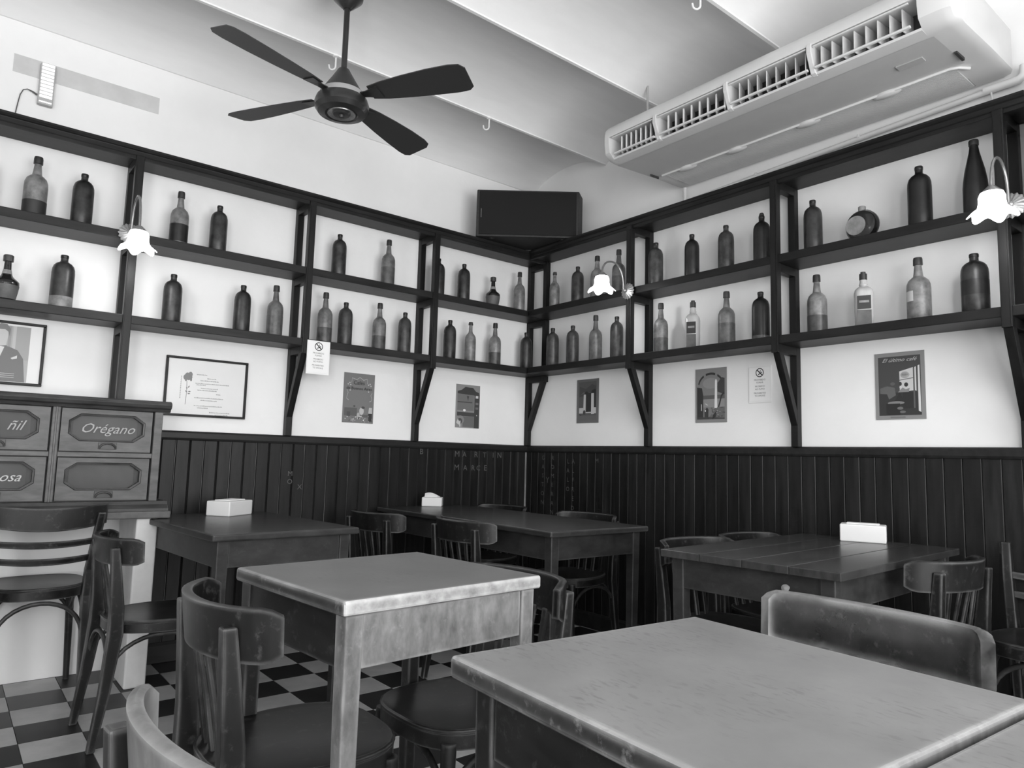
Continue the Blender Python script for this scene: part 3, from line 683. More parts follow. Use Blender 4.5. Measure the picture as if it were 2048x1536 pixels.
r_, G = poster('poster', 'brown-bordered painting poster with a bright window and handwritten white title', 'poster', FR(-2.482, 1.283), .213, .305, .23, sh)
text('lettering', 'El último café', .024, lambda u, v, d: G(.106 + u, .262 + v, .0060), 'label_light', r_, shear=.5, sx=1.12)
text('lettering', 'RAB', .014, lambda u, v, d: G(.132 + u, .196 + v, .0060), grey(.2), r_)

def no_smoking(F_, label, w_=.135, h_=.189, hang=False):
    r_, G = poster('no_smoking_card', label, 'sign', F_, w_, h_, .80, [(.84, rct(.05, .06, .95, .97))])
    ring = []; n = 32; mb_ = MB()
    c = (.5 * w_, .83 * h_); ro, ri = .024, .0195
    for i in range(n):
        a = 2 * PI * i / n; b = 2 * PI * (i + 1) / n
        mb_.add([G(c[0] + ro * math.cos(a), c[1] + ro * math.sin(a), .0036), G(c[0] + ro * math.cos(b), c[1] + ro * math.sin(b), .0036), G(c[0] + ri * math.cos(b), c[1] + ri * math.sin(b), .0036), G(c[0] + ri * math.cos(a), c[1] + ri * math.sin(a), .0036)], [(0, 1, 2, 3)])
    for pl, in (([(-.016, .012), (-.012, .016), (.016, -.012), (.012, -.016)],), ([(-.010, -.009), (-.007, -.013), (.014, .000), (.012, .004)],), ([(.001, .003), (.004, .002), (.006, .012), (.003, .013)],)):
        mb_.add([G(c[0] + u, c[1] + v, .0037) for u, v in pl], [(0, 1, 2, 3)])
    mb_.build('no_smoking_symbol', 'label_dark', r_)
    for k, (s, v) in enumerate((('PROHIBIDO', .610), ('FUMAR', .535), ('PROIBIDO', .430), ('AO FUMO', .355), ('PROHIBITED', .245), ('TO SMOKE', .170))):
        text('lettering', s, .0125, lambda u, vv, d: G(.5 * w_ + u, v * h_ + vv, .0036), grey(.10), r_)
    return r_
no_smoking(FL(-1.806, 1.500, .2165), 'no-smoking card pinned to the shelf post between poem and title poster')
no_smoking(FR(-1.824, 1.389), 'no-smoking card on the wall beside the tower-and-tree poster', .131, .193)

def framed(F_, w_, h_, label, name, fr=.012, tilt=0):
    root = thing(name, label, 'picture', F_(0, 0, 0)); o0 = Vector(F_(0, 0, 0)); G = lambda u, v, d: Vector(F_(u, v, d + .001)) - o0
    mb_ = MB()
    for a in (((0, 0), (w_, fr)), ((0, h_ - fr), (w_, h_)), ((0, fr), (fr, h_ - fr)), ((w_ - fr, fr), (w_, h_ - fr))):
        (u0, v0), (u1, v1) = a; mb_.prism([(u0, v0), (u1, v0), (u1, v1), (u0, v1)], G, 0, .016)
    mb_.build('frame', 'black_frame', root, .002)
    MB().prism([(fr * .7, fr * .7), (w_ - fr * .7, fr * .7), (w_ - fr * .7, h_ - fr * .7), (fr * .7, h_ - fr * .7)], G, 0, .005).build('mount', 'paper', root)
    MB().prism([(fr * .8, fr * .8), (w_ - fr * .8, fr * .8), (w_ - fr * .8, h_ - fr * .8), (fr * .8, h_ - fr * .8)], G, .0100, .0100).build('glass_pane', 'pane', root)
    return root, G
# framed poem with a rose
pw, ph = .418, .312
r_, G = framed(FL(-2.470, 1.236), pw, ph, 'black-framed sheet with a printed rose and handwritten poem', 'framed_poem')
mb_ = MB()
def P2(pts, d=.0056): mb_.add([G(u * pw, v * ph, d) for u, v in pts], [tuple(range(len(pts)))])
for cx, cy, rx, ry in ((.26, .69, .030, .05), (.295, .71, .026, .045), (.235, .66, .022, .045), (.275, .65, .03, .04), (.30, .665, .02, .03), (.245, .62, .012, .03), (.305, .625, .012, .03)): P2(ell(cx, cy, rx, ry, 12), .0056 + .0001 * cx)
P2(band([(.258, .60), (.262, .40), (.256, .20)], .006), .0058)
for cx, cy, a in ((.285, .50, 60), (.262, .48, 100), (.258, .42, 140), (.295, .42, 5), (.29, .385, 5)):
    c, s = math.cos(rad(a)), math.sin(rad(a)); P2([(cx - .02 * c, cy - .026 * s), (cx - .008 * s, cy + .011 * c), (cx + .02 * c, cy + .026 * s), (cx + .008 * s, cy - .011 * c)], .0059)
mb_.build('printed_rose', grey(.20), r_)['kind'] = 'stuff'
mb_ = MB(); rs2 = random.Random(11)
for (v, u0, u1) in ((.72, .37, .49), (.66, .50, .60), (.62, .42, .64), (.57, .36, .77), (.545, .37, .49), (.49, .43, .64), (.455, .39, .62), (.40, .62, .67), (.325, .36, .70), (.285, .43, .63), (.19, .36, .70), (.155, .40, .53), (.085, .55, .80), (.05, .62, .78)):
    u = u0
    while u < u1:
        l = rs2.uniform(.006, .02); hh = rs2.uniform(.008, .022); P2([(u, v - .006), (u + l, v - .006 - .004), (u + l, v + hh * .5 - .004), (u, v + hh * .5)]); u += l + .004
u = .40
v = .30
while v < .68:
    l = rs2.uniform(.012, .03); P2([(.182 + (v - .3) * .02, v), (.194, v), (.194, v + l), (.184, v + l)]); v += l + .008
mb_.build('written_lines', grey(.38), r_)['kind'] = 'stuff'
# framed portrait photo
pw2, ph2 = .300, .292
r_, G2 = framed(FL(-3.298, 1.336), pw2, ph2, 'black-framed portrait photo of a man in a dark suit and bow tie', 'framed_photo')
sh = [(.42, rct(.06, .05, .80, .93)), (.30, rct(.52, .45, .56, .93)), (.52, rct(.58, .45, .62, .93)), (.36, rct(.62, .40, .80, .93)), (.13, [(.10, .05), (.70, .05), (.66, .42), (.58, .55), (.46, .60), (.30, .58), (.12, .48)]), (.70, [(.27, .60), (.42, .62), (.34, .34), (.24, .38)]), (.55, [(.30, .60), (.42, .60), (.44, .70), (.28, .70)]), (.56, ell(.36, .76, .085, .135, 20)),
      (.17, [(.265, .78), (.28, .90), (.34, .955), (.42, .95), (.47, .88), (.462, .76), (.445, .83), (.40, .865), (.31, .86), (.28, .83)]), (.12, [(.28, .615), (.36, .60), (.44, .615), (.44, .585), (.36, .595), (.28, .58)]), (.66, [(.50, .42), (.58, .47), (.58, .42), (.52, .40)])]
mb_ = MB(); ms = []
for k, (gv, poly) in enumerate(sh):
    gm = grey(gv)
    if gm not in ms: ms.append(gm)
    sft = .075 if k > 3 else 0
    mb_.add([G2((u + sft) * pw2, v * ph2, .0053 + .00008 * k) for u, v in poly], [tuple(range(len(poly)))], ms.index(gm))
for v in (.17, .14, .11): mb_.add([G2(u * pw2, vv * ph2, .0065) for u, vv in rct(.12, v, .64, v + .008)], [(0, 1, 2, 3)], ms.index(grey(.52)))
mb_.build('printed_photo', ms, r_)['kind'] = 'stuff'

# ------------------------------------------------------------------ drawer cabinet on the pier
root = thing('drawer_cabinet', 'old wooden shop cabinet with glazed octagonal drawer fronts', 'cabinet', (0, 0, 0))
YF = -.372
box('carcass', (-3.86, YF + .04, .815), (-2.545, -.02, 1.245), 'cabinet_dark', root)
MB().prism([(0, 0), (YF - .004, 0), (YF - .010, .012), (YF - .024, .018), (YF - .030, .032), (YF - .026, .042), (YF - .008, .050), (0, .050)], lambda a, b, d: (d, a, 1.232 + b), -3.88, -2.515).build('cornice', 'cabinet_dark', root, .002)
MB().prism([(0, 0), (YF - .034, 0), (YF - .034, .012), (YF - .020, .022), (YF - .006, .030), (YF, .044), (0, .044)], lambda a, b, d: (d, a, .780 + b), -3.88, -2.500).build('base_moulding', 'cabinet_dark', root, .002)
box('ledge', (-3.88, YF - .040, .748), (-2.490, -.02, .780), 'label_mid', root, .005)
box('gap_shade_panel', (-3.79, YF + .0385, .824), (-2.575, YF + .041, 1.232), 'label_dark', root)  # black sheet added behind the drawers, standing for shade in their gaps
cols = [(-3.785, -3.395), (-3.365, -2.980), (-2.950, -2.580)]
for x0, x1 in ((-3.86, -3.785), (-3.395, -3.365), (-2.980, -2.950), (-2.580, -2.545)):
    box('stile', (x0, YF - .002, .824), (x1, YF + .045, 1.232), 'cabinet_wood', root, .003)
    if x1 - x0 < .034:
        box('stile_bead', ((x0 + x1) / 2 - .004, YF - .007, .824), ((x0 + x1) / 2 + .004, YF - .002, 1.232), 'cabinet_wood', root, .002)
for x0, x1 in cols: box('rail', (x0, YF - .002, 1.018), (x1, YF + .045, 1.040), 'cabinet_wood', root, .003)
def octagon(cx, cz, hw, hh, c): return [(cx - hw + c, cz - hh), (cx + hw - c, cz - hh), (cx + hw, cz - hh + c * .72), (cx + hw, cz + hh - c * .72), (cx + hw - c, cz + hh), (cx - hw + c, cz + hh), (cx - hw, cz + hh - c * .72), (cx - hw, cz - hh + c * .72)]
for ci, (x0, x1) in enumerate(cols):
    for ri, (z0, z1) in enumerate(((.830, 1.014), (1.044, 1.228))):
        x0_, x1_ = x0 + .006, x1 - .006; cx = (x0 + x1) / 2; cz = (z0 + z1) / 2 + .012
        dr = thing('drawer', '', '', (0, 0, 0)); del dr['label']; del dr['category']; dr.parent = root
        # front frame with octagonal opening
        inn = octagon(cx, cz, .142, .052, .040)
        outr = [(cx - .05, z0), (cx + .05, z0), (x1_, z0), (x1_, z1), (cx + .05, z1), (cx - .05, z1), (x0_, z1), (x0_, z0)]
        mb_ = MB(); n8 = 8
        yy0, yy1 = YF + .015, YF + .036
        vs = [(a, yy0, b) for a, b in outr] + [(a, yy0, b) for a, b in inn] + [(a, yy1, b) for a, b in outr] + [(a, yy1, b) for a, b in inn]
        fs = []
        for i in range(8):
            j = (i + 1) % 8
            fs += [(i, j, 8 + j, 8 + i), (16 + i, 24 + i, 24 + j, 16 + j), (8 + i, 8 + j, 24 + j, 24 + i), (i, 16 + i, 16 + j, j)]
        mb_.add(vs, fs); mb_.build('drawer_front', 'cabinet_wood', dr)
        i2 = octagon(cx, cz, .151, .061, .044); mb_ = MB(); vs = []
        for ring, y in ((i2, yy0), (octagon(cx, cz, .148, .058, .042), yy0 - .006), (inn, yy0 - .004), (inn, yy0 + .006)): vs += [(a, y, b) for a, b in ring]
        fs = [(k * 8 + i, k * 8 + (i + 1) % 8, (k + 1) * 8 + (i + 1) % 8, (k + 1) * 8 + i) for k in range(3) for i in range(8)]
        mb_.add(vs, fs); mb_.build('window_bead', 'cabinet_dark', dr)
        MB().add([(a, YF + .026, b) for a, b in inn], [tuple(range(8))]).build('glass_pane', 'drawer_glass', dr)
        box('drawer_back', (cx - .132, YF + .0365, cz - .056), (cx + .122, YF + .0380, cz + .056), 'cabinet_inside', dr)
        # cup pull
        hx, hz = cx + .004, z0 + .026
        mb_ = MB(); pr = []
        for i in range(9):
            a = PI * i / 8
            pr.append((hx + .032 * math.cos(a), YF + .011, hz - .012 + .022 * math.sin(a)))
        pts = [Vector(p) + Vector((0, -.010 * math.sin(PI * i / 8) - .003, 0)) for i, p in enumerate(pr)]
        mb_.tube(pts, .0042, 8); mb_.build('pull', 'cabinet_dark', dr, 0, 60)
        box('pull_plate', (hx - .036, YF + .009, hz - .016), (hx + .036, YF + .013, hz + .014), 'cabinet_dark', dr, .002)
        tx = {(2, 1): ('Orégano', .060), (1, 1): ('ñil', .060), (1, 0): ('osa', .056)}.get((ci, ri))
        if tx:
            off = 0 if ci == 2 else .065
            text('lettering', tx[0], tx[1], lambda u, v, d: (cx + off + u, YF + .0252, cz - .022 + v), 'label_light' if ri == 0 else 'drawer_script', dr, shear=.45)

# ------------------------------------------------------------------ corner loudspeaker
root = thing('loudspeaker', 'big black loudspeaker on top of the shelves in the room corner', 'speaker', (0, 0, ZT + .001))
A_, B_ = Vector((-.680, -.215)), Vector((-.150, -.650))
dirv = (B_ - A_).normalized(); nn = Vector((-dirv.y, dirv.x))
if nn.x < 0: nn = -nn
b1, b2 = B_ + nn * .12 + dirv * .034, A_ + nn * .12 - dirv * .010
b3, b4 = B_ + nn * .30 - dirv * .20, A_ + nn * .30 + dirv * .20
poly = [A_, B_, b1, b3, b4, b2]
MB().prism([(p.x, p.y) for p in poly], lambda a, b, d: (a, b, d), .004, .326).build('cabinet', 'speaker_case', root, .006)
ga, gb = A_ + dirv * .018 - nn * .001, B_ - dirv * .018 - nn * .001
MB().prism([(ga.x, ga.y), (gb.x, gb.y), (gb.x - nn.x * .008, gb.y - nn.y * .008), (ga.x - nn.x * .008, ga.y - nn.y * .008)], lambda a, b, d: (a, b, d), .016, .314).build('grille_cloth', 'speaker_cloth', root, .003)
q = A_ + dirv * .028 - nn * .0095
MB().prism([(q.x, q.y), (q.x + dirv.x * .006, q.y + dirv.y * .006), (q.x + dirv.x * .006 - nn.x * .002, q.y + dirv.y * .006 - nn.y * .002), (q.x - nn.x * .002, q.y - nn.y * .002)], lambda a, b, d: (a, b, d), .13, .19).build('badge', 'label_mid', root)
for s in (.10, .58):
    q = A_ + dirv * s + nn * .05
    MB().lathe([(.018, 0), (.018, .006)], 14, c=(q.x, q.y, -.001)).build('foot', 'label_dark', root)

# ------------------------------------------------------------------ air conditioner under the ceiling
root = thing('air_conditioner', 'long white under-ceiling air conditioner above the bottle shelves', 'air conditioner')
Y0, Y1 = -1.385, -3.085
full = [(-.022, 2.700), (-.27, 2.694), (-.60, 2.676), (-.650, 2.682), (-.685, 2.710), (-.694, 2.76), (-.694, 2.80), (-.688, 2.835), (-.665, 2.862), (-.60, 2.885), (-.022, 2.890)]
rec = [(-.022, 2.700), (-.27, 2.694), (-.60, 2.676), (-.650, 2.680), (-.655, 2.688), (-.56, 2.72), (-.58, 2.79), (-.692, 2.792), (-.694, 2.80), (-.688, 2.835), (-.665, 2.862), (-.60, 2.885), (-.022, 2.890)]
mb_ = MB(); fx = lambda a, b, d: (a, d, b)
def inset(poly, k):
    cx = -.30; cz = 2.79
    return [(cx + (a - cx) * (1 - k), cz + (b - cz) * (1 - k)) for a, b in poly]
def endcap(ya, yb):
    secs = [(inset(full, .10), yb), (inset(full, .03), yb + (ya - yb) * .10), (full, yb + (ya - yb) * .35), (full, ya)]
    n = len(full); vs = []; fs = []
    for p, y in secs: vs += [(a, y, b) for a, b in p]
    for k in range(3): fs += [(k * n + i, k * n + (i + 1) % n, (k + 1) * n + (i + 1) % n, (k + 1) * n + i) for i in range(n)]
    fs += [tuple(range(n)), tuple(3 * n + i for i in range(n))]
    mb_.add(vs, fs)
endcap(Y0 - .045, Y0); endcap(Y1 + .115, Y1)
mb_.prism(rec, fx, Y0 - .045, Y1 + .115)
mb_.build('housing', 'ac_plastic', root, 0, 35)
MB().box((-.585, Y0 - .05, 2.722), (-.560, Y1 + .12, 2.788)).build('outlet_duct', 'ac_dark', root)
MB().add([(-.275, Y0 - .01, 2.6925), (-.585, Y0 - .01, 2.6752), (-.585, Y1 + .10, 2.6752), (-.275, Y1 + .10, 2.6925)], [(0, 1, 2, 3)]).build('lower_panel', 'ac_panel', root)
yl = Y0 - .055; yr = Y1 + .130; divs = [-1.742, -2.155, -2.555]
k = 0; y = yl - .02
edges = [yl] + divs + [yr]
for b in range(4):
    n_ = 8; a0, a1 = edges[b] - .02, edges[b + 1] + .02
    for i in range(n_):
        yy = a0 + (a1 - a0) * (i + .5) / n_
        ang = rad(28 if b < 2 else (18 if b == 2 else -4))
        m = Matrix.Translation((-.625, yy, 2.738)) @ Matrix.Rotation(ang, 4, 'Z')
        MB().box((-.045, -.004 if b < 2 else -.002, -.042), (.045, .004 if b < 2 else .002, .046), 0, m).build('vane', 'ac_plastic', root, .001)
    MB().box((-.680, a0 + .005, 2.694), (-.668, a1 - .005, 2.703)).build('louvre_bar', 'ac_plastic', root, .002)
    MB().box((-.694, a0 + .005, 2.780), (-.684, a1 - .005, 2.786)).build('louvre_bar', 'ac_plastic', root, .002)
for d_ in divs: MB().prism([(-.64, 2.677), (-.662, 2.683), (-.697, 2.76), (-.697, 2.80), (-.60, 2.80), (-.57, 2.72)], fx, d_ - .011, d_ + .011).build('outlet_divider', 'ac_plastic', root, .003)
# intake grille with fine bars
mb_ = MB(); zb = 2.692
for i in range(26):
    x = -.045 - i * .0088; z0 = 2.6993 - (abs(x) - .02) * .024
    mb_.box((x - .0028, Y0 - .08, z0 - .004), (x + .0028, Y1 + .14, z0 + .001))
o = mb_.build('intake_grille', 'ac_plastic', root); o['kind'] = 'stuff'
MB().box((-.036, Y0 - .075, 2.6975), (-.268, Y1 + .135, 2.6990)).build('grille_backing', 'ac_grille', root)
MB().tube([(-.277, Y0 - .07, 2.688), (-.277, Y1 + .15, 2.688), (-.262, Y1 + .125, 2.688), (-.22, Y1 + .10, 2.690)], .0065, 8).build('trim_bar', 'ac_plastic', root, 0, 60)
for yc in (-1.62, -1.93, -2.32, -2.68):
    MB().lathe([(0, -.012), (.036, -.010), (.046, -.004), (.046, .004)], 24, m=Matrix.Translation((-.262, yc, 2.688)) @ Matrix.Diagonal((.55, 1.25, 1, 1))).build('grille_catch', 'ac_plastic', root, 0, 50)
MB().box((-.470, -2.90, 2.676), (-.430, -2.80, 2.6815)).build('badge', 'ac_grille', root, .001)
MB().box((-.40, Y1 + .085, 2.679), (-.32, Y1 + .095, 2.6905)).build('side_slot', 'ac_dark', root)
MB().box((-.34, Y0 - .035, 2.679), (-.27, Y0 - .040, 2.6925)).build('side_slot', 'ac_dark', root)
# mounting rods to the ceiling
for x, yy in ((-.15, -1.55), (-.52, -1.55), (-.15, -2.85), (-.52, -2.85)):
    MB().tube([(x, yy, 2.885), (x, yy, 3.15)], .006, 8).build('hanger_rod', 'ac_grille', root)
# drain pipe along the wall
root = thing('drain_pipe', 'thin white drain pipe along the wall under the air conditioner', 'pipe')
MB().tube([(-.030, -1.40, 2.60), (-.030, -3.00, 2.66)], .013, 12).build('pipe_run', 'pipe_white', root, 0, 60)
MB().tube([(-.030, -1.425, 2.533), (-.030, -1.425, 2.690)], .011, 12).build('pipe_drop', 'pipe_white', root, 0, 60)
MB().tube([(-.030, -2.975, 2.665), (-.030, -3.10, 2.664), (-.030, -3.118, 2.68), (-.030, -3.122, 2.72)], .018, 12).build('elbow', 'pipe_white', root, 0, 60)
MB().tube([(-.030, -3.0, 2.66), (-.034, -3.005, 2.60), (-.036, -3.01, 2.533)], .004, 8).build('wire', 'pipe_white', root, 0, 60)
for yy in (-1.9, -2.45): MB().box((-.046, yy - .006, 2.605 + (-1.4 - yy) * .0375 - .006), (-.001, yy + .006, 2.605 + (-1.4 - yy) * .0375 + .012)).build('pipe_clip', 'pipe_white', root, .002)

# ------------------------------------------------------------------ ceiling fan
root = thing('ceiling_fan', 'black four-bladed ceiling fan on a long rod', 'fan', (-2.130, -1.228, 0))
MB().lathe([(.016, 2.985), (.030, 2.998), (.066, 3.035), (.070, 3.06), (.060, 3.128), (0, 3.128)], 24).build('canopy', 'fan_metal', root, 0, 40)
MB().tube([(0, 0, 2.69), (0, 0, 3.0)], .0125, 12).build('rod', 'fan_metal', root, 0, 60)
MB().lathe([(.014, 2.712), (.024, 2.708), (.052, 2.660), (.082, 2.612), (.086, 2.604), (0, 2.604)], 28).build('motor_cone', 'fan_blade', root, 0, 40)
MB().lathe([(.078, 2.604), (.094, 2.600), (.096, 2.582), (.094, 2.575), (0, 2.575)], 32).build('rotor_band', 'fan_bright', root, 0, 40)
MB().lathe([(.092, 2.580), (.108, 2.572), (.115, 2.550), (.113, 2.530), (.100, 2.512), (.070, 2.505), (.062, 2.512), (.040, 2.512), (.034, 2.504), (.012, 2.502), (.010, 2.492), (0, 2.491)], 36).build('motor_housing', 'fan_metal', root, 0, 30)
MB().lathe([(.050, 2.5095), (.058, 2.5055), (.060, 2.5105)], 32).build('housing_ring', 'brass', root, 0, 40)
for a in (196, 303, 25, 119):
    bl = thing('blade', '', ''); del bl['label']; del bl['category']; bl.parent = root; bl.rotation_euler = (0, 0, rad(a)); bl.location = (0, 0, 2.588)
    prof = [(.135, -.034, .036), (.20, -.048, .048), (.30, -.062, .058), (.42, -.074, .066), (.52, -.078, .070), (.565, -.072, .066), (.585, -.05, .05)]
    mb_ = MB(); vs = []; n = len(prof)
    for s in (-1, 1):
        for x, y0, y1 in prof:
            for y in (y0, y1): vs.append((x, y, -math.tan(rad(13)) * y + .002 * s))
    fs = []
    for i in range(n - 1):
        fs += [(2 * i, 2 * i + 1, 2 * i + 3, 2 * i + 2), (2 * n + 2 * i, 2 * n + 2 * i + 2, 2 * n + 2 * i + 3, 2 * n + 2 * i + 1), (2 * i, 2 * i + 2, 2 * n + 2 * i + 2, 2 * n + 2 * i), (2 * i + 1, 2 * n + 2 * i + 1, 2 * n + 2 * i + 3, 2 * i + 3)]
    fs += [(0, 2 * n, 2 * n + 1, 1), (2 * n - 2, 2 * n - 1, 4 * n - 1, 4 * n - 2)]
    mb_.add(vs, fs).build('blade_plate', 'fan_blade', bl)
    MB().prism([(.070, -.016), (.12, -.018), (.18, -.034), (.185, .036), (.12, .020), (.070, .016)], lambda x, y, d: (x, y, d - math.tan(rad(13)) * y * min(1, max(0, (x - .07) / .08))), -.007, -.003).build('blade_bracket', 'fan_metal', bl)

# unseen globe pendants, added as fill light for ceiling and walls
for x, y, lb in ((-3.5, -5.0, 'white globe fill lamp added near the street window'), (-4.9, -2.5, 'white globe fill lamp added over the far side of the room')):
    root = thing('fill_pendant', lb, 'lamp', (x, y, 0))
    MB().lathe([(.05, 3.14), (.05, 3.06), (.01, 3.05)], 20).build('canopy', 'brass', root, 0, 40)
    MB().tube([(0, 0, 2.68), (0, 0, 3.08)], .006, 8).build('cord', 'cable', root)
    MB().lathe([(0, 2.44)] + [(.13 * math.sin(PI * i / 12), 2.57 - .13 * math.cos(PI * i / 12)) for i in range(1, 12)] + [(0, 2.70)], 28).build('globe', 'fill_glow', root, 0, 60)

# ceiling hooks
def hook(x, y, label):
    root = thing('ceiling_hook', label, 'hook', (x, y, ZC), 0, 'ceiling hooks')
    pts = [(0, 0, .004), (0, 0, -.055)] + [(-.016 + .016 * math.cos(a), 0, -.055 - .016 * math.sin(a)) for a in [PI * k / 8 for k in range(1, 9)]] + [(-.034, 0, -.045)]
    R_ = Matrix.Rotation(rad(-40), 4, 'Z')
    MB().tube([R_ @ Vector(p) for p in pts], .0048, 8).build('hook_rod', 'pipe_white', root, 0, 60)
    MB().lathe([(.016, 0), (.014, -.005), (.006, -.008)], 14).build('hook_plate', 'pipe_white', root, 0, 40)
hook(-.99, -.745, 'white hook in the ceiling joist between fan and loudspeaker')
hook(-.99, -2.235, 'white hook in the ceiling joist in front of the air conditioner')
hook(-1.96, -.745, 'white hook in the ceiling joist hidden behind the fan rod')

# ------------------------------------------------------------------ tables
def table(label, cx, cy, rot, L_, W_, top, side, front, H=.752, tt=.030, leg=.046, inset_=.030, group='café tables', knob=False, planks=0, name='cafe_table', edge=None, pale=None):
    root = thing(name, label, 'table', (cx, cy, 0), rad(rot), group)
    a, b = L_ / 2, W_ / 2
    if planks:
        for k in range(planks):
            y0 = -b + W_ * k / planks; y1 = -b + W_ * (k + 1) / planks
            MB().box((-a, y0 + .0006, H - tt), (a, y1 - .0006, H)).build('top_board', top, root, .0025)
    else:
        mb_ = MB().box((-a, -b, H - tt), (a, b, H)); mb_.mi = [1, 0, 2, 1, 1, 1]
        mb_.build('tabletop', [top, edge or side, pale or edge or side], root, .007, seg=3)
    ai, bi = a - inset_, b - inset_
    for sx in (-1, 1):
        for sy in (-1, 1):
            x0 = sx * ai; y0 = sy * bi; x1 = x0 - sx * leg; y1 = y0 - sy * leg
            mb_ = MB(); t = .010
            vs = [(x0 - sx * t, y0 - sy * t, 0), (x1 - sx * 0, y0 - sy * t, 0), (x1, y1, 0), (x0 - sx * t, y1, 0), (x0, y0, H - tt), (x1, y0, H - tt), (x1, y1, H - tt), (x0, y1, H - tt)]
            mb_.add(vs, [(0, 1, 2, 3), (4, 5, 6, 7), (0, 1, 5, 4), (1, 2, 6, 5), (2, 3, 7, 6), (3, 0, 4, 7)])
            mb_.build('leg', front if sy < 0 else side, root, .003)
    za, zb = H - tt - .105, H - tt
    for sy in (-1, 1):
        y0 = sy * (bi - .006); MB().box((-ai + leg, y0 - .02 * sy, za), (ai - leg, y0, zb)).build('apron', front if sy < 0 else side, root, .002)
    for sx in (-1, 1):
        x0 = sx * (ai - .006); MB().box((x0 - .02 * sx, -bi + leg, za), (x0, bi - leg, zb)).build('apron', side, root, .002)
    if knob:
        MB().lathe([(.006, 0), (.007, .010), (.012, .016), (.011, .024), (0, .028)], 16, m=Matrix.Translation((-ai + .006, -bi + .15, H - tt - .045)) @ Matrix.Rotation(-PI / 2, 4, 'Y')).build('knob', 'label_pale', root, 0, 40)
    return root
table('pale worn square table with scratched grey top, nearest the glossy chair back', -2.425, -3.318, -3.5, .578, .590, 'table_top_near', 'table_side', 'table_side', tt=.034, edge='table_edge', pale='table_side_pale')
table('worn square table pushed against the scratched grey-topped one', -2.470, -3.917, -3.0, .578, .580, 'table_top_near', 'table_side', 'table_side', tt=.034, edge='table_edge')
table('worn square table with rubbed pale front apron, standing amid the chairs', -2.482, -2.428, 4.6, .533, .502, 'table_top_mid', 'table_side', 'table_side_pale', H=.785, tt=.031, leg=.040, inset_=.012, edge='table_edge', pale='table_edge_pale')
table('dark table beside the plaster pier, holding a napkin box', -2.235, -.640, 4, .630, .980, 'table_dark_top', 'table_dark', 'table_dark', H=.745, tt=.028)
table('long dark table in the room corner, holding a napkin box', -.945, -.885, 0, .640, 1.56, 'table_dark_top', 'table_dark', 'table_dark', tt=.026)
table('dark plank-topped table against the wainscot below the last-café poster', -.715, -2.565, 3.5, 1.12, .640, 'table_plank_top', 'table_dark', 'table_dark', tt=.026, knob=True, planks=4)

# napkin boxes
def napkin_box(label, x, y, rz, l=.16, w_=.105, h=.062, poke=False, z=.752):
    root = thing('napkin_box', label, 'napkin box', (x, y, z), rad(rz), 'napkin boxes on the tables')
    mb_ = MB(); mb_.box((-l / 2, -w_ / 2, 0), (l / 2, w_ / 2, h)); mb_.build('box', 'white_card', root, .005, seg=3)
    if poke:
        n = 9; vs = []; fs = []
        for i in range(n):
            t = i / (n - 1); u = -l * .38 + l * .76 * t; hz = h + .004 + .026 * math.sin(PI * (.25 + .75 * t)) * (1 - .25 * t)
            vs += [(u, -.030, h + .001), (u, -.004, hz), (u, .004, hz), (u, .030, h + .001)]
        for i in range(n - 1):
            for k in range(3): fs.append((4 * i + k, 4 * i + k + 1, 4 * i + 4 + k + 1, 4 * i + 4 + k))
        MB().add(vs, fs).build('napkins', 'tissue', root, 0, 60)
    else: box('napkins', (-l * .36, -w_ * .3, h + .0005), (l * .36, w_ * .3, h + .005), 'tissue', root, .002)
napkin_box('white napkin box on the dark table beside the plaster pier', -2.190, -.295, 38, .19, .13, .072, z=.745)
napkin_box('white napkin box with a tissue poking out, on the long corner table', -.905, -.155, -38, .125, .09, .056, True)
napkin_box('white napkin box on the plank-topped table', -.265, -2.530, -68, .175, .10, .072)

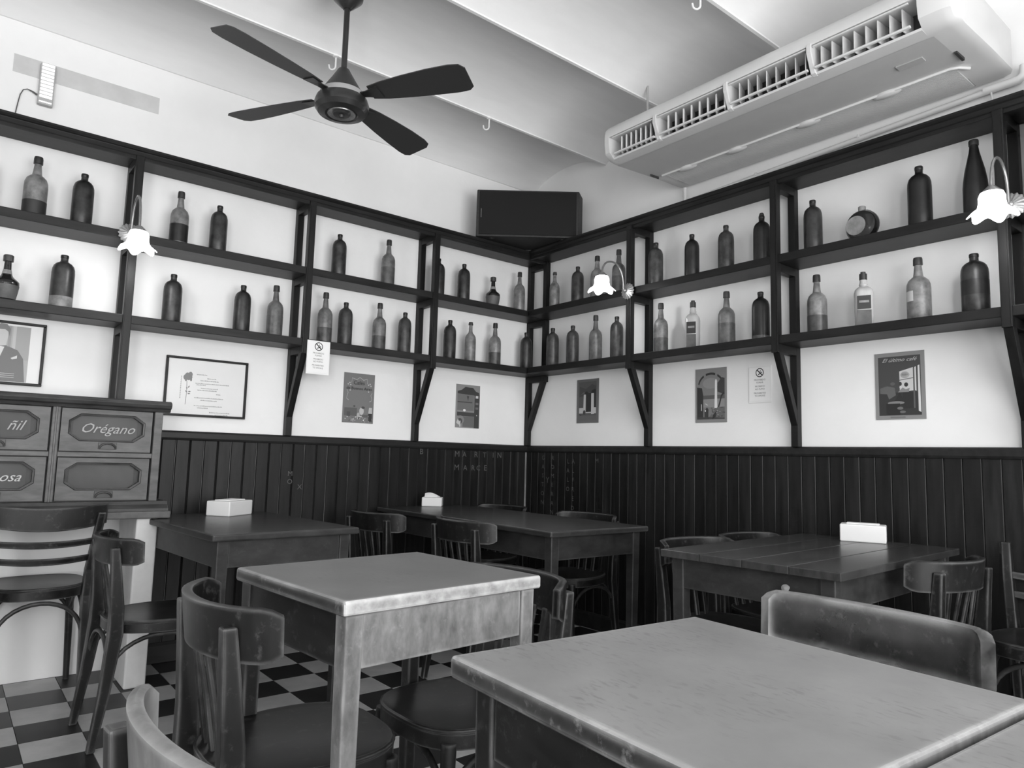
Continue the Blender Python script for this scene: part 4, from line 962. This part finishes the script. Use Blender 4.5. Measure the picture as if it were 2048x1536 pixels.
# ------------------------------------------------------------------ chairs
def seat_outline(k=1.0, n=40):
    """D-shaped seat: rounded front (+x), narrower at the back"""
    pts = []
    for i in range(n):
        a = 2 * PI * i / n; c, s = math.cos(a), math.sin(a)
        e = 3.0
        q = (abs(c) ** e + abs(s) ** e) ** (-1 / e)
        x = .195 * q * c; y = .186 * q * s
        y *= 1 - .17 * max(0, -x) / .195 * 1.0
        pts.append((x * k, y * k))
    return pts
def hoop(p0, p1, ztop, zlow, bow=0.0):
    """bentwood arch between two legs"""
    pts = []; p0 = Vector(p0); p1 = Vector(p1)
    for i in range(17):
        t = i / 16; a = PI * t
        s = .5 - .5 * math.cos(a) * (1.0)
        q = p0.lerp(p1, s); z = zlow + (ztop - zlow) * max(0, math.sin(a)) ** .75
        pts.append((q.x, q.y, z))
    return pts
def make_chair(kind, wood='chair_wood', seatm='chair_seat', railm=None, posts_front=False, depth=.142):
    """meshes for a chair, local +X = facing direction; total height .75"""
    parts = []
    railm = railm or wood
    zs = .440
    so = seat_outline()
    mb_ = MB(); n = len(so)
    rings = [(1.0, zs - .046), (1.0, zs - .012), (1.012, zs - .009), (1.012, zs - .003), (.985, zs)]
    vs = []; fs = []
    for k, z in rings: vs += [(x * k, y * k, z) for x, y in so]
    vs += [(x * .90, y * .90, zs - .004) for x, y in so]
    for k in range(5): fs += [(k * n + i, k * n + (i + 1) % n, (k + 1) * n + (i + 1) % n, (k + 1) * n + i) for i in range(n)]
    fs += [tuple(range(n)), tuple(5 * n + i for i in range(n))]
    mb_.add(vs, fs); parts.append(('seat', mb_, seatm, 0, 35))
    for s in (-1, 1):
        parts.append(('leg', MB().tube([(.150, .148 * s, zs - .03), (.158, .155 * s, .28), (.170, .166 * s, 0)], [.0185, .0165, .0125], 12), wood, 0, 60))
    # back posts: floor to rail
    for s in (-1, 1):
        pth = [(-.235, .165 * s, 0), (-.205, .160 * s, .20), (-.184, .156 * s, .40), (-.186, .156 * s, .50), (-.196, .158 * s, .62), (-.208, .160 * s, .715)]
        xr = -.220 + depth * (1 - .66 ** .8)
        if kind == 'A': pth[-1] = (xr - .027, .160 * s, .715); pth[-2] = (xr - .027 + .010, .158 * s, .62)
        if kind == 'B': pth = [(-.235, .165 * s, 0), (-.205, .163 * s, .20), (-.178, .162 * s, .40), (-.182, .168 * s, .50), (-.205, .180 * s, .62), (-.236, .190 * s, .725)]
        rc = []
        for i, p in enumerate(pth):
            wx, wy = ((.013, .013), (.019, .015), (.025, .017), (.023, .017), (.018, .016), (.014, .015))[i]
            o_ = -.012 if False else 0
            rc.append([(-wx, -wy, 0), (wx, -wy, 0), (wx, wy, 0), (-wx, wy, 0)])
        parts.append(('back_post', MB().sweep(pth, rc), wood, .004, None))
    if kind == 'A':
        # broad U-shaped bent top rail
        k = 22; pth = []; rc = []; h_, th = .100, .021
        for i in range(k + 1):
            a = rad(-78 + 156 * i / k); x = -.070 - .150 * math.cos(a) ** .85 if math.cos(a) > 0 else -.07; y = .209 * math.sin(a) / math.sin(rad(78))
            x = -.220 + depth - depth * max(0, math.cos(a)) ** .8
            nx, ny = -math.cos(a), math.sin(a); l = math.hypot(nx, ny); nx /= l; ny /= l
            pth.append((x, y, 0)); lean = .022
            e = 1.0
            if i in (0, k): e = .72
            elif i in (1, k - 1): e = .92
            zc = .700; hh = h_ / 2 * e
            rc.append([(nx * th / 2 - lean * 0, ny * th / 2, zc - hh), (nx * th / 2 + nx * lean * .6, ny * th / 2, zc + hh - .004), (nx * lean * .6, 0, zc + hh), (-nx * th / 2 + nx * lean * .6, -ny * th / 2, zc + hh - .004), (-nx * th / 2, -ny * th / 2, zc - hh)])
        parts.append(('top_rail', MB().sweep(pth, rc), railm, 0, 45))
        for y in (-.085, -.030, .030, .085):
            xb = -.220 + depth - depth * max(0, 1 - (y / .215) ** 2) ** .4
            pth = [(-.165 , y * .92, zs - .01), (-.185, y * .96, .55), (xb + .010, y, .660)]
            parts.append(('slat', MB().sweep(pth, [[(-.004, -.010, 0), (.004, -.010, 0), (.004, .010, 0), (-.004, .010, 0)]] * 3), wood, .002, None))
    else:
        def bow(zc, h_, half, xe, dip, rise=.010):
            k = 14; pth = []; rc = []
            for i in range(k + 1):
                t = -1 + 2 * i / k; y = half * t; x = xe - dip * (1 - t * t)
                hh = h_ / 2 * (1 - .10 * t * t)
                pth.append((x, y, zc - .006 + rise * t * t)); rc.append([(-.007, 0, -hh), (.007, 0, -hh), (.004, 0, hh), (-.010, 0, hh)])
            return MB().sweep(pth, rc)
        xo = -.022 if posts_front else .020
        parts.append(('top_rail', bow(.706, .088, .215, -.222 + xo, .040, rise=.020), railm, .003, 45))
        parts.append(('back_slat', bow(.610, .026, .178, -.205 + .008, .030), wood, .003, 45))
        parts.append(('back_slat', bow(.545, .026, .170, -.190 + .006, .028), wood, .003, 45))
    # bentwood hoops under the seat
    zt, zl = zs - .056, .215
    fl, fr_, bl_, br = (.160, .157, 0), (.160, -.157, 0), (-.200, .158, 0), (-.200, -.158, 0)
    for p, q in ((fl, fr_), (fl, bl_), (fr_, br), (bl_, br)):
        parts.append(('hoop', MB().tube(hoop(p, q, zt, zl), .0085, 8), wood, 0, 60))
    return parts
def instantiate(parts, name, label, x, y, yaw, H, group=None, cache={}):
    root = thing(name, label, 'chair', (x, y, 0), rad(yaw), group); root.scale = (1, 1, H / .75)
    for i, (nm, mb_, m_, bv, sm) in enumerate(parts):
        key = (id(parts), i)
        if key not in cache:
            o = mb_.build(nm, m_, root, bv, sm); cache[key] = o
        else:
            o = cache[key].copy(); COL.objects.link(o); o.parent = root
    return root
CA = make_chair('A'); CB = make_chair('B'); CP = make_chair('A', 'chair_wood', 'chair_seat', 'chair_pale', depth=.075); CG = make_chair('A', 'chair_wood', 'chair_seat', 'chair_glossy', depth=.050); CF = make_chair('B', posts_front=True)
G_ = 'bentwood café chairs'
instantiate(CB, 'ladderback_chair', 'ladderback wooden chair tucked under the drawer cabinet', -2.965, -.225, 90, .812, G_)
instantiate(CA, 'bentwood_chair', 'curved-back wooden chair between plaster pier and dark napkin-box table', -2.615, -.860, 2, .735, G_)
instantiate(CA, 'bentwood_chair', 'curved-back wooden chair whose seat slides under the pale-aproned table', -2.690, -2.420, -1, .772, G_)
instantiate(CP, 'bentwood_chair', 'chair with a pale worn curved rail at the scratched grey-topped table', -2.903, -3.073, 5, .752, G_)
instantiate(CA, 'bentwood_chair', 'chair between the pale-aproned table and the long corner table', -2.235, -2.410, 181, .752, G_)
instantiate(CA, 'bentwood_chair', 'curved-back chair at the long corner table, beside the pale-aproned table', -1.195, -1.120, 2, .768, G_)
instantiate(CA, 'bentwood_chair', 'dark curved-back chair beside the napkin box of the long corner table', -1.310, -.430, 10, .758, G_)
instantiate(CA, 'bentwood_chair', 'chair at the open end of the long table, backing onto the wainscot', -.590, -1.075, 186, .765, G_)
instantiate(CA, 'bentwood_chair', 'chair between the long table and the room corner wainscot', -.540, -.250, 190, .752, G_)
instantiate(CA, 'bentwood_chair', 'chair at the plank-topped table, the one farther from the wainscot', -.868, -2.265, -94, .750, G_)
instantiate(CA, 'bentwood_chair', 'chair at the plank-topped table, squeezed against the wainscot', -.430, -2.240, -92, .750, G_)
instantiate(CA, 'bentwood_chair', 'chair at the plank-topped table, backing towards the tall dark chair', -.610, -2.825, 84, .765, G_)
instantiate(CF, 'ladderback_chair', 'tall dark chair against the wainscot below the tall cupboard', -.250, -3.175, 182, .812, G_)
instantiate(CG, 'bentwood_chair', 'chair with a broad glossy back rail at the scratched grey-topped table', -2.155, -3.300, 177, .800, G_)
